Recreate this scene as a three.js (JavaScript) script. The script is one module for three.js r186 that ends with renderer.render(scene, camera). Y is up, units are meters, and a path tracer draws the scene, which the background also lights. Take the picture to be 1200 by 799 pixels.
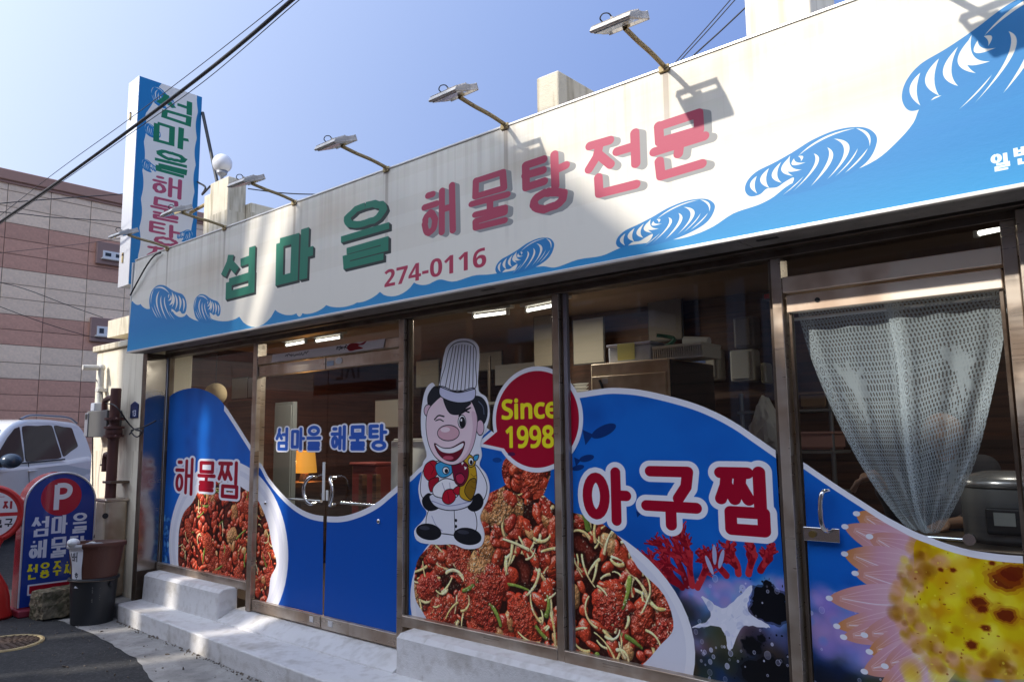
import * as THREE from 'three';
import { RoundedBoxGeometry } from 'three/addons/geometries/RoundedBoxGeometry.js';
import { mergeGeometries } from 'three/addons/utils/BufferGeometryUtils.js';
import { MarchingCubes } from 'three/addons/objects/MarchingCubes.js';
import { RectAreaLightUniformsLib } from 'three/addons/lights/RectAreaLightUniformsLib.js';

// ------------------------------------------------------------------ camera, sky, sun, exposure
const scene = new THREE.Scene();
const camera = new THREE.PerspectiveCamera(48.07, 1024 / 681, 0.05, 900);
camera.rotation.order = 'YXZ';
camera.rotation.set(THREE.MathUtils.degToRad(7.196), THREE.MathUtils.degToRad(40.78), THREE.MathUtils.degToRad(-0.6));
camera.position.set(0, 1.7, 3.7);
scene.add(camera);
camera.updateMatrixWorld(true);

const SUN = new THREE.Vector3(-0.354, 0.544, 0.76).normalize();       // towards the sun: behind the viewer, on the left
// clear winter sky, computed: pale near the horizon and towards the sun, deep blue opposite to it
{
  const W = 512, H = 256, d = new Float32Array(W * H * 4), sm = THREE.MathUtils.smoothstep;
  for (let j = 0, i = 0; j < H; j++) for (let k = 0; k < W; k++, i += 4) {
    const up = ((j + 0.5) / H - 0.5) * Math.PI, az = ((k + 0.5) / W - 0.5) * 2 * Math.PI, x = Math.cos(az) * Math.cos(up), y = Math.sin(up), z = Math.sin(az) * Math.cos(up);
    const cs = x * SUN.x + y * SUN.y + z * SUN.z, t = 0.5 + 0.5 * cs, h = Math.pow(Math.max(0, 1 - Math.max(0, y)), 3.2), pale = Math.min(1, 0.55 * h + 0.92 * sm(t, 0.20, 0.86));
    const glow = 1 + 2.9 * Math.pow(t, 5) + 2.5 * Math.pow(t, 40), g = y < 0 ? 0.45 : 1, deep = [0.13, 0.25, 0.64], soft = [0.49, 0.605, 0.87];
    for (let c = 0; c < 3; c++) d[i + c] = g * glow * (1 + [0.16, 0.05, -0.10][c] * sm(t, 0.35, 0.95)) * (deep[c] + (soft[c] - deep[c]) * pale) * 0.86; d[i + 3] = 1;
  }
  const t = new THREE.DataTexture(d, W, H, THREE.RGBAFormat, THREE.FloatType); t.mapping = THREE.EquirectangularReflectionMapping; t.magFilter = THREE.LinearFilter; t.needsUpdate = true;
  scene.background = t; scene.environment = t;
}
const sun = new THREE.DirectionalLight(new THREE.Color(1, 0.94, 0.85), 3.3);
sun.name = 'sun'; sun.position.copy(SUN).multiplyScalar(40).add(new THREE.Vector3(-4, 2, 0)); sun.target.position.set(-4, 2, 0);
sun.castShadow = true; sun.shadow.mapSize.set(4096, 4096); sun.shadow.radius = 2.2;
Object.assign(sun.shadow.camera, { left: -20, right: 20, top: 16, bottom: -16, near: 1, far: 90 });
scene.add(sun, sun.target);

const renderer = new THREE.WebGLRenderer({ antialias: true });
renderer.toneMapping = THREE.LinearToneMapping;
renderer.toneMappingExposure = 1.27;
renderer.shadowMap.enabled = true;
RectAreaLightUniformsLib.init();

// ------------------------------------------------------------------ helpers
const V = (x, y, z) => new THREE.Vector3(x, y, z);
function rng(s) { return () => { s = (s + 0x6d2b79f5) | 0; let t = Math.imul(s ^ (s >>> 15), 1 | s); t = (t + Math.imul(t ^ (t >>> 7), 61 | t)) ^ t; return ((t ^ (t >>> 14)) >>> 0) / 4294967296; }; }
// a measured point of the photograph (1200 x 799) as a place on a plane of the street, in metres
function ray(px, py) { return V((px - 600) / 896, -(py - 399.5) / 896, -1).applyQuaternion(camera.quaternion); }
const onZ = (px, py, z = 0) => { const d = ray(px, py); return camera.position.clone().addScaledVector(d, (z - 3.7) / d.z); };
const onX = (px, py, x) => { const d = ray(px, py); return camera.position.clone().addScaledVector(d, x / d.x); };
const onY = (px, py, y = 0) => { const d = ray(px, py); return camera.position.clone().addScaledVector(d, (y - 1.7) / d.y); };
const far = (px, py, dist) => camera.position.clone().addScaledVector(ray(px, py).normalize(), dist);

const used = {};
function numbered(n) { const k = used[n] = (used[n] ?? -1) + 1; return k ? n + '_' + String(k).padStart(3, '0') : n; }
function tag(o, label, category, group, kind) {
  if (label) o.userData.label = label; if (category) o.userData.category = category;
  if (group) o.userData.group = group; if (kind) o.userData.kind = kind;
  return o;
}
function thing(name, label, category, pos = [0, 0, 0], turn = 0, group) {
  const o = new THREE.Group(); o.name = numbered(name); o.position.set(...pos); o.rotation.y = turn; scene.add(o);
  return tag(o, label, category, group);
}
function mesh(name, geo, mat, parent = scene) {
  if (Array.isArray(geo)) geo = mergeGeometries(geo.map((g) => { g = g.index ? g.toNonIndexed() : g; for (const k of Object.keys(g.attributes)) if (!['position', 'normal', 'uv'].includes(k)) g.deleteAttribute(k); return g; }));
  const m = new THREE.Mesh(geo, mat); m.name = parent === scene ? numbered(name) : name;
  m.castShadow = m.receiveShadow = true; parent.add(m); return m;
}
// uv in metres from the dominant side
function muv(g) {
  if (g.index) g = g.toNonIndexed();
  const p = g.attributes.position, n = g.attributes.normal, uv = new Float32Array(p.count * 2);
  for (let i = 0; i < p.count; i += 3) {
    let ax = 0, ay = 0, az = 0; for (let k = 0; k < 3; k++) { ax += Math.abs(n.getX(i + k)); ay += Math.abs(n.getY(i + k)); az += Math.abs(n.getZ(i + k)); }
    for (let k = 0; k < 3; k++) {
      const x = p.getX(i + k), y = p.getY(i + k), z = p.getZ(i + k);
      uv[(i + k) * 2] = ax > ay && ax > az ? z : x; uv[(i + k) * 2 + 1] = ay >= ax && ay > az ? z : y;
    }
  }
  g.setAttribute('uv', new THREE.BufferAttribute(uv, 2)); return g;
}
const box = (x0, x1, y0, y1, z0, z1) => muv(new THREE.BoxGeometry(x1 - x0, y1 - y0, z1 - z0).translate((x0 + x1) / 2, (y0 + y1) / 2, (z0 + z1) / 2));
const rbox = (x0, x1, y0, y1, z0, z1, r = 0.008, s = 2) => muv(new RoundedBoxGeometry(x1 - x0, y1 - y0, z1 - z0, s, r).translate((x0 + x1) / 2, (y0 + y1) / 2, (z0 + z1) / 2));
const tube = (pts, r, n = 24, rs = 8) => new THREE.TubeGeometry(new THREE.CatmullRomCurve3(pts), n, r, rs);
function rod(a, b, r, rs = 12, r2 = r) {
  const d = b.clone().sub(a), g = new THREE.CylinderGeometry(r2, r, d.length(), rs);
  g.applyQuaternion(new THREE.Quaternion().setFromUnitVectors(V(0, 1, 0), d.clone().normalize())); const m = a.clone().add(b).multiplyScalar(0.5);
  return g.translate(m.x, m.y, m.z);
}
// a profile (pairs) extruded along x from x0 to x1; profile in (z, y)
function prismX(profile, x0, x1, bevel = 0) {
  const s = new THREE.Shape(profile.map(([z, y]) => new THREE.Vector2(-z, y)));
  const g = new THREE.ExtrudeGeometry(s, { depth: x1 - x0 - 2 * bevel, bevelEnabled: bevel > 0, bevelSize: bevel, bevelThickness: bevel, bevelOffset: -bevel, bevelSegments: 3 });
  return muv(g.translate(0, 0, bevel).rotateY(Math.PI / 2).translate(x0, 0, 0));
}
// ------------------------------------------------------------------ noise and surface textures
function noiseField(n, seed) {
  const r = rng(seed), t = Float32Array.from({ length: n * n }, r);
  return (x, y) => { const xi = Math.floor(x), yi = Math.floor(y), fx = x - xi, fy = y - yi, sx = fx * fx * (3 - 2 * fx), sy = fy * fy * (3 - 2 * fy), w = (a) => ((a % n) + n) % n;
    const a = t[w(yi) * n + w(xi)], b = t[w(yi) * n + w(xi + 1)], c = t[w(yi + 1) * n + w(xi)], d = t[w(yi + 1) * n + w(xi + 1)];
    return a + (b - a) * sx + (c - a) * sy + (a - b - c + d) * sx * sy; };
}
const N = noiseField(64, 7), N2 = noiseField(128, 19);
const fbm = (x, y, o = 4) => { let s = 0, a = 0.5, t = 0; for (let i = 0; i < o; i++) { s += a * N(x, y); t += a; a *= 0.55; x = x * 2 + 16; y = y * 2 + 16; } return s / t; };
function dataTex(w, h, f, metres = 1, srgb = true, metresY = metres) {
  const d = new Uint8Array(w * h * 4);
  for (let y = 0, i = 0; y < h; y++) for (let x = 0; x < w; x++, i += 4) { const c = f(x / w, y / h); for (let k = 0; k < 3; k++) d[i + k] = Math.max(0, Math.min(255, (Array.isArray(c) ? c[k] : c) * 255)); d[i + 3] = 255; }
  const t = new THREE.DataTexture(d, w, h); t.wrapS = t.wrapT = THREE.RepeatWrapping; t.magFilter = THREE.LinearFilter; t.minFilter = THREE.LinearMipmapLinearFilter; t.generateMipmaps = true;
  if (srgb) t.colorSpace = THREE.SRGBColorSpace; t.repeat.set(1 / metres, 1 / metresY); t.needsUpdate = true; return t;
}
const mixc = (a, b, t) => a.map((v, i) => v + (b[i] - v) * t), sstep = THREE.MathUtils.smoothstep;
const M = (o) => new THREE.MeshStandardMaterial(o), MP = (o) => new THREE.MeshPhysicalMaterial(o);
const rgb = (r, g, b) => new THREE.Color().setRGB(r, g, b);

const bumpFine = dataTex(256, 256, (x, y) => 0.5 * N2(x * 128, y * 128) + 0.5 * fbm(x * 32, y * 32), 0.6, false);
const asphaltMap = dataTex(512, 512, (x, y) => { const g = N2(x * 256, y * 256), h = N2(x * 128 + 9, y * 128), l = fbm(x * 8, y * 8); const v = 0.20 + 0.08 * (l - 0.5) + (g > 0.82 ? 0.16 : 0) * h + 0.07 * (h - 0.5); return [v, v * 0.985, v * 0.97]; }, 2.0);
const concreteMap = dataTex(512, 512, (x, y) => { const l = fbm(x * 8, y * 8), s = fbm(x * 32 + 5, y * 32), p = N2(x * 128, y * 128); const v = 0.60 + 0.22 * (l - 0.5) + 0.12 * (s - 0.5) - (p > 0.9 ? 0.12 : 0); return [v, v * 0.975, v * 0.94]; }, 1.7);
const paintedStepMap = dataTex(512, 512, (x, y) => { const l = fbm(x * 8, y * 8), s = fbm(x * 32 + 3, y * 32), d = sstep(fbm(x * 8 + 7, y * 8 + 3, 5), 0.55, 0.8); return mixc([0.86, 0.85, 0.84], [0.62, 0.59, 0.55], 0.42 * d + 0.25 * sstep(s, 0.45, 0.8)).map((v) => v + 0.06 * (l - 0.5)); }, 1.9);
const plasterMap = dataTex(512, 512, (x, y) => { const streak = sstep(fbm(x * 32, y * 2 + 3), 0.55, 0.8), l = fbm(x * 8, y * 8); return mixc([0.92, 0.88, 0.79], [0.72, 0.66, 0.55], 0.5 * streak + 0.3 * (l - 0.45)); }, 1.6);
const weatherMap = dataTex(512, 512, (x, y) => { const streak = sstep(fbm(x * 32 + 11, y * 3), 0.45, 0.8), l = fbm(x * 8 + 3, y * 8); return mixc([0.86, 0.82, 0.73], [0.55, 0.50, 0.40], 0.5 * streak + 0.4 * (l - 0.45)); }, 1.4);
const steelRough = dataTex(256, 256, (x, y) => { const b = N2(x * 4, y * 128), l = fbm(x * 8, y * 8); return 0.26 + 0.08 * b + 0.14 * sstep(l, 0.4, 0.75); }, 0.9, false);
const steelMap = dataTex(256, 512, (x, y) => { const l = fbm(x * 4, y * 8), s = fbm(x * 8 + 4, y * 4); return mixc([0.80, 0.75, 0.69], [0.60, 0.51, 0.43], 0.9 * sstep(0.5 * l + 0.5 * s, 0.35, 0.7)); }, 1.6);
const rustMap = dataTex(256, 256, (x, y) => { const l = sstep(fbm(x * 8, y * 16), 0.54, 0.66); return mixc([0.74, 0.66, 0.48], mixc([0.42, 0.20, 0.08], [0.14, 0.08, 0.05], N2(x * 64, y * 64)), l); }, 0.35);
const stoneMap = dataTex(256, 256, (x, y) => { const v = fbm(x * 16, y * 16, 5), m = sstep(fbm(x * 8 + 4, y * 8), 0.5, 0.7); return mixc([0.52, 0.47, 0.38], [0.36, 0.34, 0.25], m).map((c) => c * (0.6 + 0.75 * v)); }, 0.5);
const woodMap = dataTex(256, 512, (x, y) => { const g = fbm(x * 4, y * 64 + 3 * N(x * 4, y * 4)), b = Math.floor(y * 8) / 8, e = (y * 8) % 1; const v = (0.5 + 0.5 * g + 0.25 * (N(b * 40, 3) - 0.5)) * (e < 0.03 ? 0.7 : 1); return [0.36 * v, 0.23 * v, 0.15 * v]; }, 1.2);

const mAsphalt = M({ map: asphaltMap, roughness: 0.92, bumpMap: bumpFine, bumpScale: 0.006 });
const mConcrete = M({ map: concreteMap, roughness: 0.92, bumpMap: bumpFine, bumpScale: 0.004 });
const mStep = M({ map: paintedStepMap, roughness: 0.75, bumpMap: bumpFine, bumpScale: 0.003 });
const mPlaster = M({ map: plasterMap, roughness: 0.85, bumpMap: bumpFine, bumpScale: 0.002 });
const mWeather = M({ map: weatherMap, roughness: 0.9, bumpMap: bumpFine, bumpScale: 0.003 });
const mWhiteFin = M({ map: plasterMap, color: rgb(1.1, 1.1, 1.12), roughness: 0.8 });
const mSteel = M({ map: steelMap, roughnessMap: steelRough, roughness: 1, metalness: 0.72 });
const mSteelDark = M({ map: steelMap, color: rgb(0.30, 0.28, 0.27), roughnessMap: steelRough, roughness: 1.1, metalness: 0.75 });
const mChrome = M({ color: rgb(0.72, 0.71, 0.70), roughness: 0.12, metalness: 1 });
const mWornMirror = M({ color: rgb(0.42, 0.38, 0.34), roughnessMap: steelRough, roughness: 0.6, metalness: 1 });
const mRust = M({ map: rustMap, roughness: 0.8, metalness: 0.1 });
const mGlass = MP({ color: rgb(0.93, 0.96, 0.95), transmission: 1, thickness: 0, roughness: 0.02, ior: 1.52, specularIntensity: 1 });
const mBlack = M({ color: rgb(0.012, 0.012, 0.013), roughness: 0.5 });
const mRubber = M({ color: rgb(0.02, 0.02, 0.022), roughness: 0.75 });
const mCable = M({ color: rgb(0.015, 0.014, 0.016), roughness: 0.6 });
const mWhite = M({ color: rgb(0.72, 0.72, 0.71), roughness: 0.45 });
const mOffWhite = M({ color: rgb(0.60, 0.58, 0.53), roughness: 0.5 });
const mDark = M({ color: rgb(0.03, 0.026, 0.024), roughness: 0.6 });
const mWood = M({ map: woodMap, roughness: 0.6 });
// ------------------------------------------------------------------ lettering and prints: canvases laid out in metres, y up
class Art {
  constructor(x0, x1, y0, y1, ppm) {
    Object.assign(this, { x0, x1, y0, y1 });
    this.c = document.createElement('canvas'); this.c.width = Math.round((x1 - x0) * ppm); this.c.height = Math.round((y1 - y0) * ppm);
    this.g = this.c.getContext('2d'); const sx = this.c.width / (x1 - x0), sy = this.c.height / (y1 - y0);
    this.g.setTransform(sx, 0, 0, -sy, -x0 * sx, y1 * sy); this.g.lineJoin = this.g.lineCap = 'round';
  }
  fillAll(c) { this.g.fillStyle = c; this.g.fillRect(this.x0, this.y0, this.x1 - this.x0, this.y1 - this.y0); }
  tex() { const t = new THREE.CanvasTexture(this.c); t.colorSpace = THREE.SRGBColorSpace; t.magFilter = THREE.LinearFilter; t.minFilter = THREE.LinearMipmapLinearFilter; t.generateMipmaps = true; t.anisotropy = 8; return t; }
  // a flat piece of this print: the outline in metres, laid at depth z
  piece(pts, z) {
    const s = new THREE.Shape(pts.map((p) => new THREE.Vector2(p[0], p[1]))), g = new THREE.ShapeGeometry(s), p = g.attributes.position, uv = g.attributes.uv;
    for (let i = 0; i < p.count; i++) uv.setXY(i, (p.getX(i) - this.x0) / (this.x1 - this.x0), (p.getY(i) - this.y0) / (this.y1 - this.y0));
    return g.translate(0, 0, z);
  }
  poly(pts, fill, stroke, w) { const g = this.g; g.beginPath(); pts.forEach((p, i) => (i ? g.lineTo(p[0], p[1]) : g.moveTo(p[0], p[1]))); if (fill) { g.closePath(); g.fillStyle = fill; g.fill(); } if (stroke) { g.strokeStyle = stroke; g.lineWidth = w; g.stroke(); } }
  oval(x, y, rx, ry, fill, stroke, w, rot = 0) { const g = this.g; g.beginPath(); g.ellipse(x, y, rx, ry, rot, 0, 7); if (fill) { g.fillStyle = fill; g.fill(); } if (stroke) { g.strokeStyle = stroke; g.lineWidth = w; g.stroke(); } }
  text(s, x0, x1, y0, y1, fill, font = 'bold 100px sans-serif', stroke, sw = 8) {   // latin text and figures fitted into a box
    const g = this.g; g.save(); g.font = font; const m = g.measureText(s), w = m.actualBoundingBoxLeft + m.actualBoundingBoxRight, h = m.actualBoundingBoxAscent + m.actualBoundingBoxDescent;
    g.transform((x1 - x0) / w, 0, 0, -(y1 - y0) / h, x0, y0); 
    if (stroke) { g.strokeStyle = stroke; g.lineWidth = sw; g.strokeText(s, m.actualBoundingBoxLeft, -m.actualBoundingBoxDescent); }
    g.fillStyle = fill; g.fillText(s, m.actualBoundingBoxLeft, -m.actualBoundingBoxDescent); g.restore();
  }
}
// points of a smooth curve through the given ones
function smooth(pts, closed = false, k = 8) {
  const c = new THREE.CatmullRomCurve3(pts.map((p) => V(p[0], p[1], 0)), closed, 'centripetal'); return c.getPoints(pts.length * k).map((p) => [p.x, p.y]);
}
// Hangul from its letters: strokes in a unit square, y up
const circ = (x, y, rx, ry) => Array.from({ length: 25 }, (_, i) => [x + rx * Math.sin(i * Math.PI / 12), y + ry * Math.cos(i * Math.PI / 12)]);
const siot = [[[0.52, 1], [0.42, 0.6], [0, 0]], [[0.44, 0.62], [1, 0]]], jieut = [[[0.02, 1], [0.98, 1]], [[0.5, 1], [0.38, 0.5], [0, 0]], [[0.42, 0.56], [1, 0]]];
const half = (s, a, b) => s.map((l) => l.map(([x, y]) => [a + x * (b - a), y]));
const JAMO = {
  'ㄱ': [[[0, 1], [0.95, 1], [0.9, 0.45], [0.7, 0]]], 'ㄴ': [[[0, 1], [0, 0], [1, 0.05]]], 'ㄷ': [[[1, 1], [0, 1], [0, 0], [1, 0]]], 'ㄹ': [[[0, 1], [1, 1], [1, 0.52], [0, 0.5], [0, 0], [1, 0]]], 'ㅁ': [[[0, 1], [1, 1], [1, 0], [0, 0], [0, 1]]],
  'ㅂ': [[[0, 1], [0, 0], [1, 0], [1, 1]], [[0, 0.52], [1, 0.52]]], 'ㅅ': siot, 'ㅇ': [circ(0.5, 0.5, 0.5, 0.5)], 'ㅈ': jieut, 'ㅉ': [...half(jieut, -0.02, 0.5), ...half(jieut, 0.5, 1.02)],
  'ㅊ': [[[0.35, 1], [0.65, 1]], ...jieut.map((l) => l.map(([x, y]) => [x, y * 0.75]))], 'ㅌ': [[[1, 1], [0, 1], [0, 0], [1, 0.02]], [[0, 0.52], [0.95, 0.52]]], 'ㅎ': [[[0.32, 1.04], [0.68, 1.04]], [[0, 0.74], [1, 0.74]], circ(0.5, 0.27, 0.4, 0.27)], 'ㅍ': [[[0, 1], [1, 1]], [[0, 0], [1, 0]], [[0.3, 1], [0.3, 0]], [[0.7, 1], [0.7, 0]]],
  'ㅏ': [[[0.42, 1], [0.42, 0]], [[0.42, 0.52], [1, 0.52]]], 'ㅐ': [[[0.1, 0.95], [0.1, 0.03]], [[0.9, 1], [0.9, 0]], [[0.1, 0.52], [0.9, 0.52]]], 'ㅓ': [[[0.9, 1], [0.9, 0]], [[0.05, 0.52], [0.9, 0.52]]], 'ㅣ': [[[0.6, 1], [0.6, 0]]],
  'ㅡ': [[[0, 0.5], [1, 0.5]]], 'ㅜ': [[[0, 1], [1, 1]], [[0.5, 1], [0.5, 0]]], 'ㅗ': [[[0, 0], [1, 0]], [[0.5, 0], [0.5, 1]]], 'ㅛ': [[[0, 0], [1, 0]], [[0.3, 0], [0.3, 1]], [[0.7, 0], [0.7, 1]]],
};
const LEADS = 'ㄱㄲㄴㄷㄸㄹㅁㅂㅃㅅㅆㅇㅈㅉㅊㅋㅌㅍㅎ', VOWELS = 'ㅏㅐㅑㅒㅓㅔㅕㅖㅗㅘㅙㅚㅛㅜㅝㅞㅟㅠㅡㅢㅣ', TAILS = ' ㄱㄲㄳㄴㄵㄶㄷㄹㄺㄻㄼㄽㄾㄿㅀㅁㅂㅄㅅㅆㅇㅈㅊㅋㅌㅍㅎ';
function syllable(ch) {
  const k = ch.charCodeAt(0) - 0xac00, L = LEADS[Math.floor(k / 588)], Vw = VOWELS[Math.floor((k % 588) / 28)], T = TAILS[k % 28].trim();
  const place = (j, x0, x1, y0, y1) => JAMO[j].map((s) => s.map(([x, y]) => [x0 + x * (x1 - x0), y0 + y * (y1 - y0)]));
  if ('ㅏㅐㅓㅣ'.includes(Vw)) {
    const y = T ? 0.46 : 0, wide = L === 'ㅉ' ? 0.62 : Vw === 'ㅐ' ? 0.42 : 0.46;
    return [...place(L, 0, wide, y + (T ? 0.06 : 0.1), T ? 0.98 : 0.88), ...place(Vw, wide + (Vw === 'ㅐ' ? 0.16 : 0.1), 1, T ? 0.4 : 0, 1), ...(T ? place(T, 0.2, 0.95, 0, T === 'ㄹ' ? 0.36 : 0.3) : [])];
  }
  if (T) return [...place(L, 0.12, 0.88, 0.67, 1), ...place(Vw, 0, 1, Vw === 'ㅡ' ? 0.42 : 0.33, Vw === 'ㅡ' ? 0.58 : 0.52), ...place(T, 0.12, 0.9, 0, 0.27)];
  return [...place(L, 0.1, 0.9, 0.5, 1), ...place(Vw, 0, 1, 0, 0.34)];
}
// one syllable in the box x0..x1, y0..y1; layers = [[colour, stroke width, dx, dy], ...] from the back to the front
function hangul(art, ch, x0, x1, y0, y1, w, layers, cap = 'round', seed = 0, ky = 1) {   // ky < 1 flattens the pen: uprights heavier than bars
  const g = art.g, r = rng(seed + ch.charCodeAt(0)), h = w / 2, hy = h * ky, jit = seed ? 0.012 : 0, strokes = syllable(ch).map((s) => s.map(([x, y]) => [x0 + h + x * (x1 - x0 - w) + jit * (r() - 0.5), (y0 + hy + y * (y1 - y0 - w * ky) + jit * (r() - 0.5)) / ky]));
  g.save(); g.scale(1, ky); g.lineCap = cap; g.lineJoin = cap === 'round' ? 'round' : 'miter';
  for (const [col, lw, dx, dy] of layers) for (const s of strokes) { g.beginPath(); s.forEach(([x, y], i) => (i ? g.lineTo(x + dx, y + dy / ky) : g.moveTo(x + dx, y + dy / ky))); g.strokeStyle = col; g.lineWidth = lw; g.stroke(); }
  g.restore();
}
// the printed curling wave, in a box of its own (u to the right, v downwards, 0..1), placed by at(u, v)
function curl(art, at, blue, white, lw) {
  const P = (l) => l.map(([u, v]) => at(u, v));
  art.poly(P(smooth([[0, 0.72], [0.02, 0.52], [0.1, 0.38], [0.24, 0.3], [0.38, 0.2], [0.56, 0.05], [0.74, 0], [0.9, 0.08], [0.985, 0.25], [1, 0.45], [0.9, 0.8], [0.62, 1], [0.3, 1], [0.37, 0.85], [0.39, 0.69], [0.32, 0.74], [0.26, 0.8], [0.18, 0.78], [0.12, 0.86], [0.05, 0.86]], true)), blue);
  const cres = (a, c1, b, c2) => { const g = art.g, A = at(...a), B = at(...b), C = at(...c1), D = at(...c2); g.beginPath(); g.moveTo(...A); g.quadraticCurveTo(...C, ...B); g.quadraticCurveTo(...D, ...A); g.fillStyle = white; g.fill(); };
  cres([0.1, 0.47], [-0.02, 0.6], [0.1, 0.83], [0.06, 0.66]); cres([0.2, 0.38], [0.05, 0.56], [0.2, 0.78], [0.15, 0.6]); cres([0.3, 0.32], [0.14, 0.55], [0.3, 0.74], [0.23, 0.56]); cres([0.36, 0.28], [0.22, 0.5], [0.39, 0.66], [0.3, 0.5]);
  cres([0.37, 0.24], [0.24, 0.6], [0.46, 0.58], [0.34, 0.52]); cres([0.4, 0.32], [0.33, 0.5], [0.49, 0.46], [0.4, 0.44]); cres([0.43, 0.3], [0.5, 0.3], [0.45, 0.42], [0.46, 0.36]);
  cres([0.43, 0.3], [0.6, -0.04], [0.86, 0.07], [0.62, 0.03]); cres([0.86, 0.07], [0.99, 0.2], [0.95, 0.48], [0.96, 0.26]);
  cres([0.55, 0.33], [0.68, 0.5], [0.38, 0.97], [0.61, 0.56]); cres([0.65, 0.28], [0.78, 0.5], [0.52, 0.95], [0.71, 0.5]); cres([0.7, 0.15], [0.95, 0.36], [0.64, 0.9], [0.87, 0.42]); cres([0.87, 0.45], [0.85, 0.66], [0.7, 0.88], [0.82, 0.66]); cres([0.94, 0.5], [0.9, 0.7], [0.77, 0.86], [0.87, 0.68]); cres([0.47, 0.72], [0.42, 0.86], [0.3, 0.99], [0.38, 0.88]);
}
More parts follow.
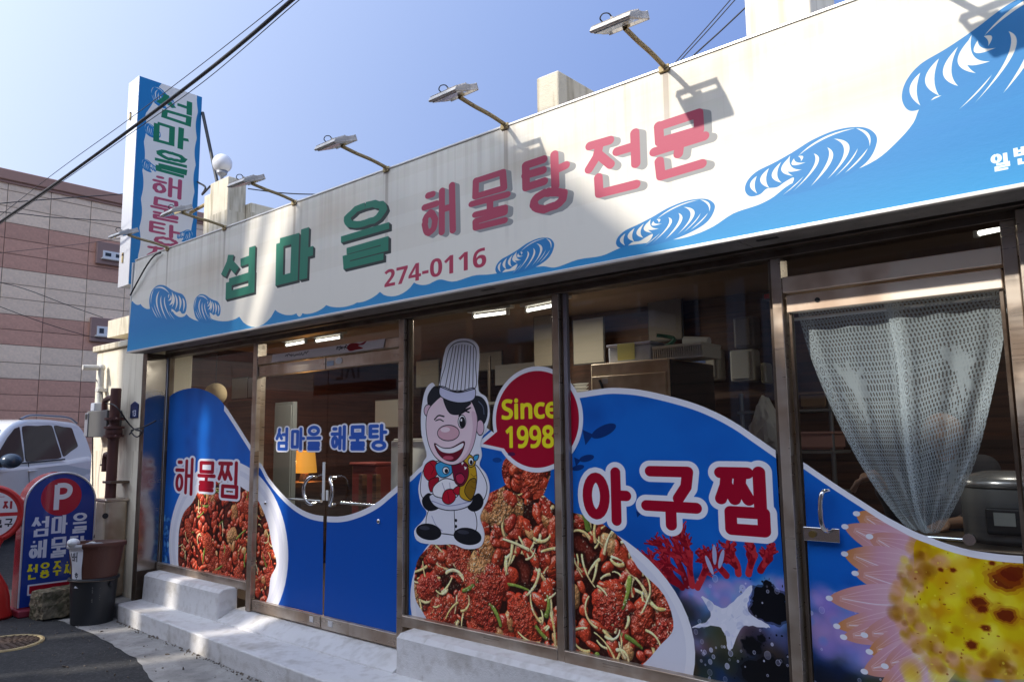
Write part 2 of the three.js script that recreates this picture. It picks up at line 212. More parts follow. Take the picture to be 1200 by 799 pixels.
// a printed photograph of braised food inside the given outline: a heap of glazed lumps, sprouts and greens is modelled as a relief and lit, as the dish was when it was photographed
function food(art, outline, seed, o = {}) {
  const r = rng(seed), u = (a, b) => a + r() * (b - a), xs = outline.map((p) => p[0]), ys = outline.map((p) => p[1]), X0 = Math.min(...xs), X1 = Math.max(...xs), Y0 = Math.max(art.y0 - 0.05, Math.min(...ys)), Y1 = Math.max(...ys);
  const ppm = o.ppm ?? 420, W = Math.ceil((X1 - X0) * ppm), H = Math.ceil((Y1 - Y0) * ppm), hgt = new Float32Array(W * H).fill(-0.03), kind = new Uint8Array(W * H), tint = new Float32Array(W * H), s = o.scale ?? 1, nf = noiseField(64, seed + 3), F = (x, y) => 0.5 * nf(x, y) + 0.3 * nf(x * 2.1 + 7, y * 2.1) + 0.2 * nf(x * 4.3, y * 4.3 + 9);
  const put = (i, h, k, t) => { if (h > hgt[i]) { hgt[i] = h; kind[i] = k; tint[i] = t; } };
  const lump = (cx, cy, R, el, an, z, k, t, rough) => {                // a bumpy ellipsoid
    const c = Math.cos(an), n = Math.sin(an), x0 = Math.max(0, Math.floor((cx - R - X0) * ppm)), x1 = Math.min(W - 1, Math.ceil((cx + R - X0) * ppm)), y0 = Math.max(0, Math.floor((cy - R - Y0) * ppm)), y1 = Math.min(H - 1, Math.ceil((cy + R - Y0) * ppm));
    for (let j = y0; j <= y1; j++) for (let i = x0; i <= x1; i++) { const x = X0 + i / ppm - cx, y = Y0 + j / ppm - cy, a = (x * c + y * n) / R, b = (-x * n + y * c) / (R * el), w = 0.75 + 0.5 * F((x + cx) * 14 / s + t * 30, (y + cy) * 14 / s), d = (a * a + b * b) / (w * w); if (d < 1) put(j * W + i, z + R * 0.62 * Math.sqrt(1 - d) + rough * R * (F((x + cx) * 60 / s, (y + cy) * 60 / s + t * 9) - 0.5), k, t); }
  };
  const worm = (x, y, an, L, w, bend, z, k, t) => { const n = Math.ceil(L / (w * 0.35)); for (let q = 0; q < n; q++) { const v = q / n; lump(x, y, w * (1 - 0.4 * v), 1, 0, z + 0.012 * Math.sin(v * 3.1), k, t, 0); an += bend / n; x += Math.cos(an) * L / n; y += Math.sin(an) * L / n; } };
  const mid = (X0 + X1) / 2, cy0 = Y0 + (Y1 - Y0) * 0.35, dome = (x, y) => 0.10 * s * Math.max(0, 1 - ((x - mid) / (0.55 * (X1 - X0))) ** 2 - 0.5 * ((y - cy0) / (0.7 * (Y1 - Y0))) ** 2);
  for (let i = 0; i < (o.small ?? 520); i++) { const x = u(X0, X1), y = u(Y0, Y1); lump(x, y, u(0.018, 0.055) * s, u(0.4, 0.9), u(0, 3.14), dome(x, y) + u(-0.02, 0.02) * s, r() < 0.09 ? 2 : 1, r(), 0.18); }
  for (let i = 0; i < (o.big ?? 20); i++) { const x = u(X0, X1), y = u(Y0, Y1); lump(x, y, u(0.07, 0.13) * s, u(0.5, 0.85), u(0, 3.14), dome(x, y) + u(-0.035, 0.0) * s, r() < 0.22 ? 2 : 1, r(), 0.3); }
  for (let i = 0; i < (o.sprouts ?? 150); i++) { let x = u(X0, X1), y = u(Y0, Y1); if (F(x * 4 / s, y * 4 / s) < (o.sproutCut ?? 0.46)) continue; worm(x, y, u(0, 6.28), u(0.05, 0.16) * s, u(0.005, 0.0095) * s, u(-2.2, 2.2), dome(x, y) + u(0.0, 0.045) * s, 3, r()); }
  for (let i = 0; i < (o.greens ?? 14); i++) { const x = u(X0, X1), y = u(Y0, Y1); worm(x, y, u(0, 6.28), u(0.08, 0.18) * s, u(0.008, 0.015) * s, u(-1, 1), dome(x, y) + u(0.02, 0.05) * s, 4, r()); }
  for (let i = 0; i < (o.seeds ?? 900); i++) { const x = u(X0, X1), y = u(Y0, Y1); if (F(x * 5 / s + 30, y * 5 / s) < 0.5) continue; const p = (Math.floor((y - Y0) * ppm)) * W + Math.floor((x - X0) * ppm); lump(x, y, 0.0042 * s, 0.6, u(0, 3), (hgt[p] ?? 0) - 0.0005, 5, r(), 0); }
  const blur = (src, R) => { const t = new Float32Array(W * H), d = new Float32Array(W * H); for (let j = 0; j < H; j++) { let a = 0; for (let i = -R; i < W + R; i++) { if (i + R < W) a += src[j * W + Math.min(W - 1, i + R)]; if (i - R - 1 >= 0) a -= src[j * W + i - R - 1]; if (i >= 0 && i < W) t[j * W + i] = a / (Math.min(W - 1, i + R) - Math.max(0, i - R) + 1); } } for (let i = 0; i < W; i++) { let a = 0; for (let j = -R; j < H + R; j++) { if (j + R < H) a += t[Math.min(H - 1, j + R) * W + i]; if (j - R - 1 >= 0) a -= t[(j - R - 1) * W + i]; if (j >= 0 && j < H) d[j * W + i] = a / (Math.min(H - 1, j + R) - Math.max(0, j - R) + 1); } } return d; };
  const b1 = blur(hgt, Math.round(0.016 * s * ppm)), b2 = blur(hgt, Math.round(0.05 * s * ppm)), cv = document.createElement('canvas'); cv.width = W; cv.height = H; const cg = cv.getContext('2d'), im = cg.createImageData(W, H), L = [-0.45, 0.66, 0.6], Hv = [-0.28, 0.42, 0.86];
  const pal = { 1: [[0.40, 0.022, 0.010], [0.66, 0.075, 0.02]], 2: [[0.55, 0.17, 0.04], [0.78, 0.42, 0.16]], 3: [[0.80, 0.52, 0.16], [0.88, 0.74, 0.42]], 4: [[0.10, 0.17, 0.02], [0.30, 0.38, 0.06]], 5: [[0.95, 0.82, 0.58], [0.9, 0.75, 0.5]], 0: [[0.22, 0.02, 0.008], [0.3, 0.03, 0.01]] };
  for (let j = 0; j < H; j++) for (let i = 0; i < W; i++) {
    const p = j * W + i, e = ppm * 0.5, gx = (hgt[Math.min(W - 1, i + 1) + j * W] - hgt[Math.max(0, i - 1) + j * W]) * e, gy = (hgt[i + Math.min(H - 1, j + 1) * W] - hgt[i + Math.max(0, j - 1) * W]) * e, X = X0 + i / ppm, Y = Y0 + j / ppm, m = F(X * 110 / s, Y * 110 / s) - 0.5, m2 = F(X * 150 / s + 8, Y * 150 / s) - 0.5;
    let nx = -gx * 0.8 + m * 0.9, ny = -gy * 0.8 + m2 * 0.9, nz = 1; const l = Math.hypot(nx, ny, nz); nx /= l; ny /= l; nz /= l;
    const dif = Math.max(0, nx * L[0] + ny * L[1] + nz * L[2]), sp = Math.pow(Math.max(0, nx * Hv[0] + ny * Hv[1] + nz * Hv[2]), 34), ao = Math.max(0.12, Math.min(1.25, 0.85 + (hgt[p] - b1[p]) * 32 / s + (hgt[p] - b2[p]) * 10 / s)), k = kind[p], c = pal[k], t = Math.max(0, Math.min(1, 0.6 * tint[p] + 0.8 * (F(X * 22 / s, Y * 22 / s) - 0.3))), g = (k === 3 || k === 4 || k === 5 ? 0.3 : 0.75) * 1.25 * sp, q = ((H - 1 - j) * W + i) * 4;
    for (let n = 0; n < 3; n++) { const v = (c[0][n] + (c[1][n] - c[0][n]) * t) * (0.18 + 1.15 * dif) * ao * (o.gain ?? 1.25) + g * ao * [1, 0.78, 0.58][n]; im.data[q + n] = 255 * Math.pow(Math.max(0, Math.min(1, v)), 1 / 2.2); } im.data[q + 3] = 255;
  }
  cg.putImageData(im, 0, 0);
  const g = art.g; g.save(); g.beginPath(); outline.forEach((p, i) => (i ? g.lineTo(...p) : g.moveTo(...p))); g.closePath(); g.clip(); g.translate(X0, Y1); g.scale(1, -1); g.drawImage(cv, 0, 0, X1 - X0, Y1 - Y0); g.restore();
}
// ------------------------------------------------------------------ ground
const groundY = (x) => (x > -9 ? 0 : 0.36 * sstep(-x, 9, 12.2) + Math.max(0, -x - 12.2) * 0.01);
{
  const g = new THREE.PlaneGeometry(600, 600, 300, 60).rotateX(-Math.PI / 2), p = g.attributes.position;
  for (let i = 0; i < p.count; i++) { let x = p.getX(i); x = Math.sign(x) * Math.pow(Math.abs(x) / 300, 2.2) * 300 - 9; p.setX(i, x); p.setY(i, groundY(x) - 0.0); }
  g.computeVertexNormals();
  tag(mesh('asphalt_road', muv(g), mAsphalt), 'dark worn asphalt of the street in front of the shop', null, null, 'structure');
}
{ // concrete strip along the foot of the shop, its edge against the asphalt ragged
  const r = rng(3), edge = [];
  for (let x = -8.3; x <= 4; x += 0.12) { const z = x < -7.7 ? 0.8 - (x + 7.7) * 0.0 : 0.79 + (x + 7.7) * (x < -6.4 ? 0.075 : 0.075) + Math.max(0, x + 6.4) * 0.18; edge.push(new THREE.Vector2(x, -(z + 0.03 * (r() - 0.5)))); }
  const s = new THREE.Shape([new THREE.Vector2(-8.3, 0.3), ...edge, new THREE.Vector2(4, 0.3)]);
  tag(mesh('concrete_strip', muv(new THREE.ShapeGeometry(s).rotateX(-Math.PI / 2).translate(0, 0.005, 0)), mConcrete), 'pale concrete strip between the asphalt and the shop step', null, null, 'structure');
  tag(mesh('concrete_apron', rbox(-9.6, -7.9, -0.05, 0.13, 0.1, 0.42, 0.02), mConcrete), 'low concrete apron at the foot of the beige wall', null, null, 'structure');
}
{ // manhole cover
  const t = thing('manhole_cover', 'round rusty iron manhole cover set in the asphalt', 'manhole cover', [-7.72, 0, 1.42]);
  mesh('frame_ring', new THREE.LatheGeometry([[0.262, 0], [0.265, 0.012], [0.30, 0.012], [0.302, 0]].map((p) => new THREE.Vector2(...p)), 40), mRust, t);
  const iron = M({ color: rgb(0.10, 0.065, 0.045), roughness: 0.65, metalness: 0.4, bumpMap: bumpFine, bumpScale: 0.004 });
  mesh('lid', new THREE.CylinderGeometry(0.262, 0.262, 0.01, 40).translate(0, 0.004, 0), iron, t);
  const ribs = []; for (const R of [0.06, 0.1, 0.14, 0.18, 0.22, 0.25]) { const n = Math.round(R * 110); for (let i = 0; i < n; i++) { const a = (i + (R * 50 % 1)) / n * 6.283; ribs.push(new THREE.BoxGeometry(0.022, 0.006, 0.018).rotateY(-a).translate(Math.cos(a) * R, 0.011, Math.sin(a) * R)); } }
  mesh('raised_pattern', ribs, iron, t).userData.kind = 'stuff';
}
// ------------------------------------------------------------------ the restaurant
const shop = thing('restaurant_building', 'single-storey seafood restaurant with steel-framed glass front under the long wave sign', 'building');
// walls, roof, room
const mRoomWall = M({ map: woodMap, color: rgb(0.95, 0.85, 0.78), roughness: 0.7 }), mCeil = M({ color: rgb(0.26, 0.18, 0.12), roughness: 0.7 });
mesh('side_wall', rbox(-9.34, -8.056, -0.1, 2.72, -0.3, 0.2, 0.012), mPlaster, shop);
mesh('wall_cap', rbox(-9.39, -8.05, 2.722, 2.79, -0.34, 0.235, 0.012), mWeather, shop);
mesh('inner_side_wall', box(-9.34, -9.18, -0.1, 2.9, -7, -0.302), mRoomWall, shop);
mesh('inner_right_wall', box(1.6, 1.8, -0.1, 2.9, -7, 0.02), mRoomWall, shop);
mesh('back_wall', box(-9.178, 1.598, 0.2, 2.9, -6.2, -6), mRoomWall, shop);
mesh('room_floor', box(-9.178, 1.598, 0, 0.2, -5.998, -0.31), M({ color: rgb(0.12, 0.09, 0.07), roughness: 0.5 }), shop);
mesh('ceiling', box(-9.178, 1.598, 2.86, 2.9, -5.998, -0.061), mCeil, shop);
mesh('roof_slab', box(-9.34, 1.8, 2.902, 3.1, -7, 0.1), mWeather, shop);
mesh('low_wall', prismX([[0.02, 0.1], [0.215, 0.1], [0.2, 0.385], [0.165, 0.412], [0.02, 0.42]], -7.87, -6.40, 0.018), mStep, shop);
mesh('low_wall', prismX([[0.02, -0.05], [0.205, -0.05], [0.2, 0.385], [0.165, 0.41], [0.02, 0.42]], -4.075, 1.6, 0.02), mStep, shop);
mesh('threshold_step', prismX([[-0.05, 0.1], [0.235, 0.1], [0.22, 0.166], [0.085, 0.228], [0.06, 0.236], [-0.05, 0.24]], -6.396, -4.079, 0.004), mStep, shop);
// front step, deeper to the right
{
  const top = [[-7.86, 0.42], [-7.80, 0.445], [-6.4, 0.505], [-3.2, 0.63], [-3.2, 0.1], [-7.9, 0.1]];
  const s = new THREE.Shape(top.map(([x, z]) => new THREE.Vector2(x, -z)));
  const g = new THREE.ExtrudeGeometry(s, { depth: 0.2, bevelEnabled: true, bevelSize: 0.012, bevelThickness: 0.012, bevelSegments: 3 });
  tag(mesh('front_step', muv(g.rotateX(-Math.PI / 2).translate(0, -0.056, 0)), mStep), 'white painted concrete step running below the glass doors', 'step');
}
// steel frame
const mSteelPale = M({ map: steelMap, color: rgb(1.9, 1.9, 1.9), roughness: 0.45, metalness: 0.1 });
const FR = (name, g, m = mSteel) => mesh(name, g, m, shop);
FR('corner_jamb', rbox(-8.052, -7.957, 0.09, 2.6, -0.06, 0.235, 0.006), mSteelDark);
FR('jamb_lining', box(-7.9565, -7.950, 0.42, 2.56, 0.032, 0.234), mWornMirror);
FR('corner_post', rbox(-7.956, -7.932, 0.42, 2.565, -0.03, 0.03, 0.006), mChrome);
const HEAD = 2.566;
FR('header_beam', rbox(-7.956, 1.6, HEAD, 2.652, -0.06, 0.05, 0.005), mSteelDark);
FR('header_channel', rbox(-7.77, 1.6, 2.60, 2.665, 0.055, 0.12, 0.005), mSteelDark);
const mull = [['M1', -6.235, -6.165], ['M2', -4.25, -4.19], ['M3', -2.829, -2.78], ['M4', -1.455, -1.404], ['M5', -0.48, -0.425]];
for (const [n, a, b] of mull) FR('mullion', rbox(a, b, 0.24, HEAD, -0.05, 0.045, 0.005));
FR('mullion', rbox(-0.418, -0.33, 0.24, HEAD + 0.03, -0.05, 0.085, 0.006));
const PANES = [];
function bay(name, label, x0, x1, y0, y1, sillLow) {       // a window: frame bars and a pane
  const w = new THREE.Group(); w.name = name; w.userData.label = label; shop.add(w);
  mesh('sill_rail', rbox(x0, x1, sillLow, y0 + 0.004, -0.04, 0.05, 0.006), mSteel, w);
  mesh('side_rail', rbox(x0, x0 + 0.022, y0 + 0.006, y1, -0.025, 0.02, 0.004), mSteelDark, w); mesh('side_rail', rbox(x1 - 0.022, x1, y0 + 0.006, y1, -0.025, 0.02, 0.004), mSteelDark, w);
  mesh('glass_pane', new THREE.PlaneGeometry(x1 - x0 - 0.02, y1 - y0).translate((x0 + x1) / 2, (y0 + y1) / 2, 0), mGlass, w);
  return w;
}
const winA = bay('window', 'left window with the round plate print', -7.931, -6.236, 0.48, HEAD, 0.41);
const winB = bay('window', 'window with the cartoon chef print', -4.188, -2.83, 0.48, HEAD, 0.41);
const winC = bay('window', 'window with the starfish print and red lettering', -2.778, -1.456, 0.48, HEAD, 0.41);
mesh('sash_bar', rbox(-2.757, -2.73, 0.484, HEAD, 0.0, 0.03, 0.004), M({ color: rgb(0.26, 0.24, 0.27), roughness: 0.35, metalness: 0.6 }), winC);
// double door
FR('transom_bar', rbox(-6.163, -4.252, 2.366, 2.44, -0.05, 0.04, 0.005));
const tr1 = new THREE.Group(); tr1.name = 'transom_window'; shop.add(tr1);
mesh('glass_pane', new THREE.PlaneGeometry(1.91, 0.124).translate(-5.207, 2.504, -0.004), mGlass, tr1);
function leaf(x0, x1, y0, y1, railTop, railBottom, mTop = mSteel) {
  const d = new THREE.Group(); d.name = 'door'; shop.add(d);
  mesh('top_rail', rbox(x0, x1, y1 - railTop, y1, -0.03, 0.03, 0.005), mTop, d);
  mesh('bottom_rail', rbox(x0, x1, y0, y0 + railBottom, -0.03, 0.03, 0.005), mSteel, d);
  mesh('glass_pane', new THREE.PlaneGeometry(x1 - x0, y1 - y0 - railTop - railBottom).translate((x0 + x1) / 2, (y0 + railBottom + y1 - railTop) / 2, 0), mGlass, d);
  return d;
}
const doorL = leaf(-6.155, -5.166, 0.25, 2.356, 0.095, 0.09), doorR = leaf(-5.154, -4.256, 0.25, 2.356, 0.095, 0.09);
doorL.userData.label = 'left glass leaf of the double door'; doorR.userData.label = 'right glass leaf of the double door';
for (const [d, xa, xb] of [[doorL, -5.29, -5.90], [doorR, -5.03, -4.52]]) {
  mesh('pull_handle', tube([V(xa, 1.40, 0.005), V(xa, 1.405, 0.05), V(xa + 0.02 * Math.sign(xa - xb) * -1, 1.385, 0.07), V(xa + (xb - xa) * 0.1, 1.33, 0.075), V(xa + (xb - xa) * 0.1, 1.27, 0.075), V(xa + 0.02 * Math.sign(xb - xa), 1.205, 0.07), V(xa, 1.19, 0.05), V(xa, 1.195, 0.005)], 0.014, 48, 10), mChrome, d);
  mesh('push_bar', rod(V(xa, 1.205, -0.05), V(xb, 1.205, -0.05), 0.012), mChrome, d);
  mesh('lock_plate', rbox(d === doorL ? -5.2 : -5.148, d === doorL ? -5.172 : -5.125, 1.22, d === doorL ? 1.52 : 1.30, 0.002, 0.012, 0.003), mWhite, d);
  mesh('rail_lock', rbox(d === doorL ? -5.30 : -5.06, d === doorL ? -5.25 : -5.0, 0.28, 0.325, 0.031, 0.034, 0.001), mChrome, d);
  const bx = d === doorL ? -6.02 : -4.5; mesh('bolt_cap', new THREE.SphereGeometry(0.018, 12, 8).scale(1, 1, 0.6).translate(bx, d === doorL ? 1.16 : 1.10, 0.008), mChrome, d);
}
// right-hand door with lace curtain behind it
FR('transom_bar', rbox(-1.402, -0.482, 2.388, 2.466, -0.05, 0.042, 0.005), mSteelPale);
const tr2 = new THREE.Group(); tr2.name = 'transom_window'; shop.add(tr2);
mesh('glass_pane', new THREE.PlaneGeometry(0.92, 0.098).translate(-0.942, 2.517, -0.004), mGlass, tr2);
const doorD = leaf(-1.39, -0.49, 0.2, 2.374, 0.084, 0.09, mSteelPale); doorD.userData.label = 'right glass door with the sea flower print';
mesh('stile', rbox(-1.389, -1.373, 0.292, 2.288, -0.02, 0.012, 0.003), mSteelDark, doorD); mesh('stile', rbox(-0.507, -0.491, 0.292, 2.288, -0.02, 0.012, 0.003), mSteelDark, doorD);
mesh('rail_hole', new THREE.CylinderGeometry(0.012, 0.012, 0.004, 16).rotateX(Math.PI / 2).translate(-1.24, 2.335, 0.031), mBlack, doorD);
mesh('latch_plate', rbox(-1.37, -1.205, 1.208, 1.272, 0.02, 0.034, 0.004), mChrome, doorD);
mesh('latch_lock', new THREE.CylinderGeometry(0.016, 0.016, 0.02, 16).rotateX(Math.PI / 2).translate(-1.325, 1.24, 0.036), M({ color: rgb(0.55, 0.40, 0.15), roughness: 0.3, metalness: 1 }), doorD);
mesh('pull_handle', tube([V(-1.245, 1.262, 0.03), V(-1.252, 1.265, 0.07), V(-1.262, 1.29, 0.085), V(-1.262, 1.40, 0.085), V(-1.255, 1.435, 0.075), V(-1.245, 1.44, 0.03)], 0.011, 40, 10), mChrome, doorD);
mesh('push_bar', rod(V(-0.94, 1.25, -0.05), V(-0.70, 1.25, -0.05), 0.012), mChrome, doorD);
mesh('bar_end', new THREE.CylinderGeometry(0.024, 0.024, 0.02, 16).rotateX(Math.PI / 2).translate(-0.69, 1.262, 0.012), mChrome, doorD);
mesh('window', new THREE.PlaneGeometry(1.93, 2.1).translate(0.635, 1.52, 0), mGlass, shop);
// parapet posts, roof beams
const fin = (x0, x1, y1, z0, z1, m) => mesh('parapet_post', rbox(x0, x1, 3.102, y1, z0, z1, 0.015), m, shop);
fin(-3.12, -2.93, 4.15, -1.9, -0.2, mWeather); fin(-1.62, -1.26, 5.4, -0.62, -0.2, mWhiteFin);
fin(-8.02, -7.62, 4.58, -0.62, -0.4, mWeather);
mesh('parapet_beam', rbox(-7.70, -7.52, 4.11, 4.31, -1.1, -0.622, 0.015), mWeather, shop);
mesh('parapet_post', rbox(-7.72, -7.48, 3.102, 4.30, -1.45, -1.102, 0.015), mWeather, shop);
mesh('parapet_block', rbox(-8.25, -8.022, 3.102, 4.5, -0.75, -0.45, 0.015), mWeather, shop);

{ // grit and dead leaves gathered along the foot of the step
  const r = rng(23), g = new THREE.IcosahedronGeometry(0.008, 0), im = new THREE.InstancedMesh(g, M({ color: rgb(0.16, 0.13, 0.10), roughness: 0.95 }), 420), m = new THREE.Matrix4(), q = new THREE.Quaternion(), e = new THREE.Euler();
  for (let i = 0; i < 420; i++) { const x = -8.4 + 5.6 * r(), edge = 0.455 + 0.045 * Math.max(0, x + 7.8), z = i < 260 ? edge + 0.012 + 0.05 * r() * r() : edge + 0.9 * r(), k = 0.35 + r(); q.setFromEuler(e.set(6 * r(), 6 * r(), 6 * r())); m.compose(V(x, 0.008, x < -7.9 ? z + 0.15 : z), q, V(k * (r() > 0.8 ? 2.4 : 1), k * 0.5, k)); im.setMatrixAt(i, m); }
  im.name = 'ground_grit'; im.castShadow = im.receiveShadow = true; tag(im, 'grit and crumbs of dead leaves along the foot of the step', 'grit', null, 'stuff'); scene.add(im);
}
// ------------------------------------------------------------------ the long fascia sign
const SZ = 0.4, S = (px, py) => { const p = onZ(px, py, SZ); return [p.x, p.y]; };
const SBOT = 2.606, STOP = 3.548;
const sBlue = '#0c78b6', sWhite = '#e8e2d3', sGreen = '#00765a', sRed = '#b03a55';
{
  // scalloped foam: the white lobes hang between pointed blue crests; further right the line runs smooth
  const lobes = [[146, 352], [155, 353, 1], [164, 356, 2.5], [176, 361, 3], [202, 365, 2], [218, 368, 5], [245, 372, 6], [280, 371, 5], [322, 363, 16], [347, 367, 4], [354, 367, 4], [382, 357.5, 4], [418, 354.5, 4], [445, 342, 3], [485, 331, 10], [506, 331, 3]];
  const scallop = lobes.slice(1).flatMap(([x1, y1, d], i) => { const [x0, y0] = lobes[i]; return Array.from({ length: 9 }, (_, k) => { const t = k / 9; return [x0 + (x1 - x0) * t, y0 + (y1 - y0) * t + d * Math.pow(Math.sin(Math.PI * t), 0.7)]; }); }).map((p) => S(...p));
  const waveTop = [...scallop, ...smooth([[506, 331], [515, 327.5], [531, 330], [556, 322.7], [573, 321.6], [608, 316], [636, 312], [650, 313.5], [678, 304], [706, 299.5], [731, 289], [756, 285], [800, 279], [817, 274], [836, 265.5], [860, 250], [889, 240], [905, 232], [930, 214], [985, 205], [1026, 188], [1050, 168], [1071, 144], [1080, 125], [1110, 108], [1128, 87], [1139, 64], [1160, 55], [1200, 30], [1260, 0]].map((p) => S(...p)), false, 4)];
  const emb = (A, a, b, c, mirror) => { const p = S(...a), q = S(...b), r = S(...c), at = (u, v) => { const uu = mirror ? 1 - u : u; return [p[0] + uu * (q[0] - p[0]) + v * (r[0] - p[0]), p[1] + uu * (q[1] - p[1]) + v * (r[1] - p[1])]; }; curl(A, at, sBlue, sWhite); };
  function paint(A) {
    A.fillAll(sWhite);
    const r = rng(A.c.width);
    for (let i = 0; i < 90; i++) { const x = A.x0 + r() * (A.x1 - A.x0), w = 0.01 + 0.05 * r(), gr = A.g.createLinearGradient(0, STOP, 0, STOP - 0.2 - 0.7 * r()); gr.addColorStop(0, 'rgba(120,105,80,' + (0.02 + 0.05 * r()) + ')'); gr.addColorStop(1, 'rgba(120,105,80,0)'); A.g.fillStyle = gr; A.g.fillRect(x, A.y0, w, 1.2); }
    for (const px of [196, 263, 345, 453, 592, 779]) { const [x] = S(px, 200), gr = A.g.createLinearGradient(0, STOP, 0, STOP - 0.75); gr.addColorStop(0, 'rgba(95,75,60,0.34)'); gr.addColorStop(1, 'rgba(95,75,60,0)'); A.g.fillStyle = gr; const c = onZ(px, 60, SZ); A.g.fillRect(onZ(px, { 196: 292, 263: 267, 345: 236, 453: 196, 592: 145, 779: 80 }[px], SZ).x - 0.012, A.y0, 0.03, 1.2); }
    for (const [x, y, R, sx] of [[-1.6, 3.42, 0.16, 5], [-0.9, 3.15, 0.12, 6], [-2.6, 3.3, 0.14, 4], [-4.6, 3.35, 0.2, 3], [-6.4, 3.2, 0.22, 3], [-0.4, 2.75, 0.12, 4]]) { A.g.save(); A.g.translate(x, y); A.g.rotate(0.05); A.g.scale(sx, 1); const q = A.g.createRadialGradient(0, 0, 0, 0, 0, R); q.addColorStop(0, 'rgba(165,130,85,0.20)'); q.addColorStop(1, 'rgba(165,130,85,0)'); A.g.fillStyle = q; A.g.fillRect(-R, -R, 2 * R, 2 * R); A.g.restore(); }
    for (let i = 0; i < 3; i++) { const y = STOP - 0.1 - 0.25 * i; A.g.fillStyle = 'rgba(150,125,90,0.05)'; A.g.fillRect(A.x0, y, 12, 0.06 + 0.05 * i); }
    A.poly([...waveTop, [3, 4], [3, 2], [-9, 2], [-9, waveTop[0][1]]], sBlue);
    const gr = A.g.createLinearGradient(0, 2.6, 0, 3.3); gr.addColorStop(0, 'rgba(70,190,225,0.28)'); gr.addColorStop(0.3, 'rgba(70,190,225,0.05)'); gr.addColorStop(1, 'rgba(70,190,225,0)');
    A.poly([...waveTop, [3, 4], [3, 2], [-9, 2], [-9, waveTop[0][1]]], gr);
    emb(A, [174, 337], [217, 326], [175, 381], true); emb(A, [226, 347], [257, 339], [227, 381], true);
    emb(A, [582, 293], [650, 274], [580, 326]); emb(A, [723, 258], [838, 226], [722, 297]);
    emb(A, [873, 183], [1027, 139], [874, 240]); emb(A, [1058, 42], [1300, -42], [1058, 148]);
    const gl = (ch, tr, bl, w, layers, cap, seed, ky) => { const p = S(...tr), q = S(...bl); hangul(A, ch, q[0], p[0], q[1], p[1], w, layers, cap, seed, ky); };
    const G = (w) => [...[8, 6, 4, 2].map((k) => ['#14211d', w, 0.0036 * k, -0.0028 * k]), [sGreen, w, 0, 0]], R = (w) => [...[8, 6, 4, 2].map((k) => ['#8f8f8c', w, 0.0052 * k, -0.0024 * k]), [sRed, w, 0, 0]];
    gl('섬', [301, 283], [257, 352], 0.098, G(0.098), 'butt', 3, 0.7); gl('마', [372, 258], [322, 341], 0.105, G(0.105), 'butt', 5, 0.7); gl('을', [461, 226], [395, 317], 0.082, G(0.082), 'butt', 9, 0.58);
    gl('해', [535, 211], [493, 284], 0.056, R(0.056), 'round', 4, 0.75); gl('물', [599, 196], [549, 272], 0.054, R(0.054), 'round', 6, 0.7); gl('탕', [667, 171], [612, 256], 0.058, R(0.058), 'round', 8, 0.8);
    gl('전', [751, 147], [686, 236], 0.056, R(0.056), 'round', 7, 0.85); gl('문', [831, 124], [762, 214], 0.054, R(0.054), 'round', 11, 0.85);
    const a = S(450, 337), b = S(570, 289); A.text('274-0116', a[0], b[0], a[1], b[1], '#b0294a');
    gl('일', [1184, 176.5], [1163, 202], 0.014, [['#eef3f4', 0.014, 0, 0]], 'butt', 0, 0.62); gl('반', [1212, 167], [1190, 194], 0.014, [['#eef3f4', 0.014, 0, 0]], 'butt', 0, 0.62);
  }
  const sign = thing('fascia_sign', 'long white and blue fascia sign with printed waves and green and red Korean lettering', 'sign');
  const xs = [-8.05, -5.6, -3.3, -1.75, 0.7];
  for (let i = 0; i < 4; i++) {
    const A = new Art(xs[i] - (i ? 0 : 0.01), xs[i + 1], SBOT, STOP, i < 2 ? 620 : i === 2 ? 900 : 800); paint(A);
    const out = i ? [[xs[i], SBOT], [xs[i + 1], SBOT], [xs[i + 1], STOP], [xs[i], STOP]] : [[-8.05, SBOT], [xs[1], SBOT], [xs[1], STOP], [-7.96, STOP]];
    mesh('printed_face', A.piece(out, SZ), MP({ map: A.tex(), roughness: 0.55, bumpMap: bumpFine, bumpScale: 0.0003 }), sign);
  }
  const mTrim = M({ color: rgb(0.62, 0.60, 0.56), roughness: 0.35, metalness: 0.5 }), mSoff = M({ map: concreteMap, color: rgb(0.55, 0.52, 0.50), roughness: 0.6 }), mBack = M({ color: rgb(0.25, 0.24, 0.23), roughness: 0.7 });
  mesh('bottom_trim', rbox(-8.052, 0.7, SBOT - 0.012, SBOT + 0.006, SZ - 0.02, SZ + 0.008, 0.003), mTrim, sign);
  mesh('top_trim', rbox(-7.962, 0.7, STOP - 0.004, STOP + 0.01, SZ - 0.03, SZ + 0.006, 0.003), mTrim, sign);
  mesh('back_panel', box(-8.0, 0.7, SBOT + 0.01, STOP - 0.005, 0.16, 0.19), mBack, sign);
  mesh('end_cap', box(-8.05, -8.02, SBOT, STOP - 0.01, 0.191, SZ - 0.004), M({ color: rgb(0.55, 0.54, 0.5), roughness: 0.6 }), sign);
  for (const [z0, z1, y] of [[0.30, 0.378, 0], [0.195, 0.297, 0.003]]) for (let i = 0; i < 4; i++) mesh('soffit_panel', rbox(-8.04 + i * 2.19, -8.04 + (i + 1) * 2.19 - 0.006, SBOT - 0.010 + y, SBOT + 0.004 + y, z0, z1, 0.002), mSoff, sign);
  const slots = []; for (const x of [-7.05, -5.9, -4.6, -3.1, -1.35]) slots.push(box(x - 0.05, x + 0.05, SBOT - 0.013, SBOT - 0.0105, 0.31, 0.335)); mesh('drain_slot', slots, mBlack, sign);
  tag(mesh('soffit_lining', box(-8.0, 0.7, 2.66, 2.68, 0.02, 0.19), M({ color: rgb(0.06, 0.055, 0.05), roughness: 0.8 }), shop));
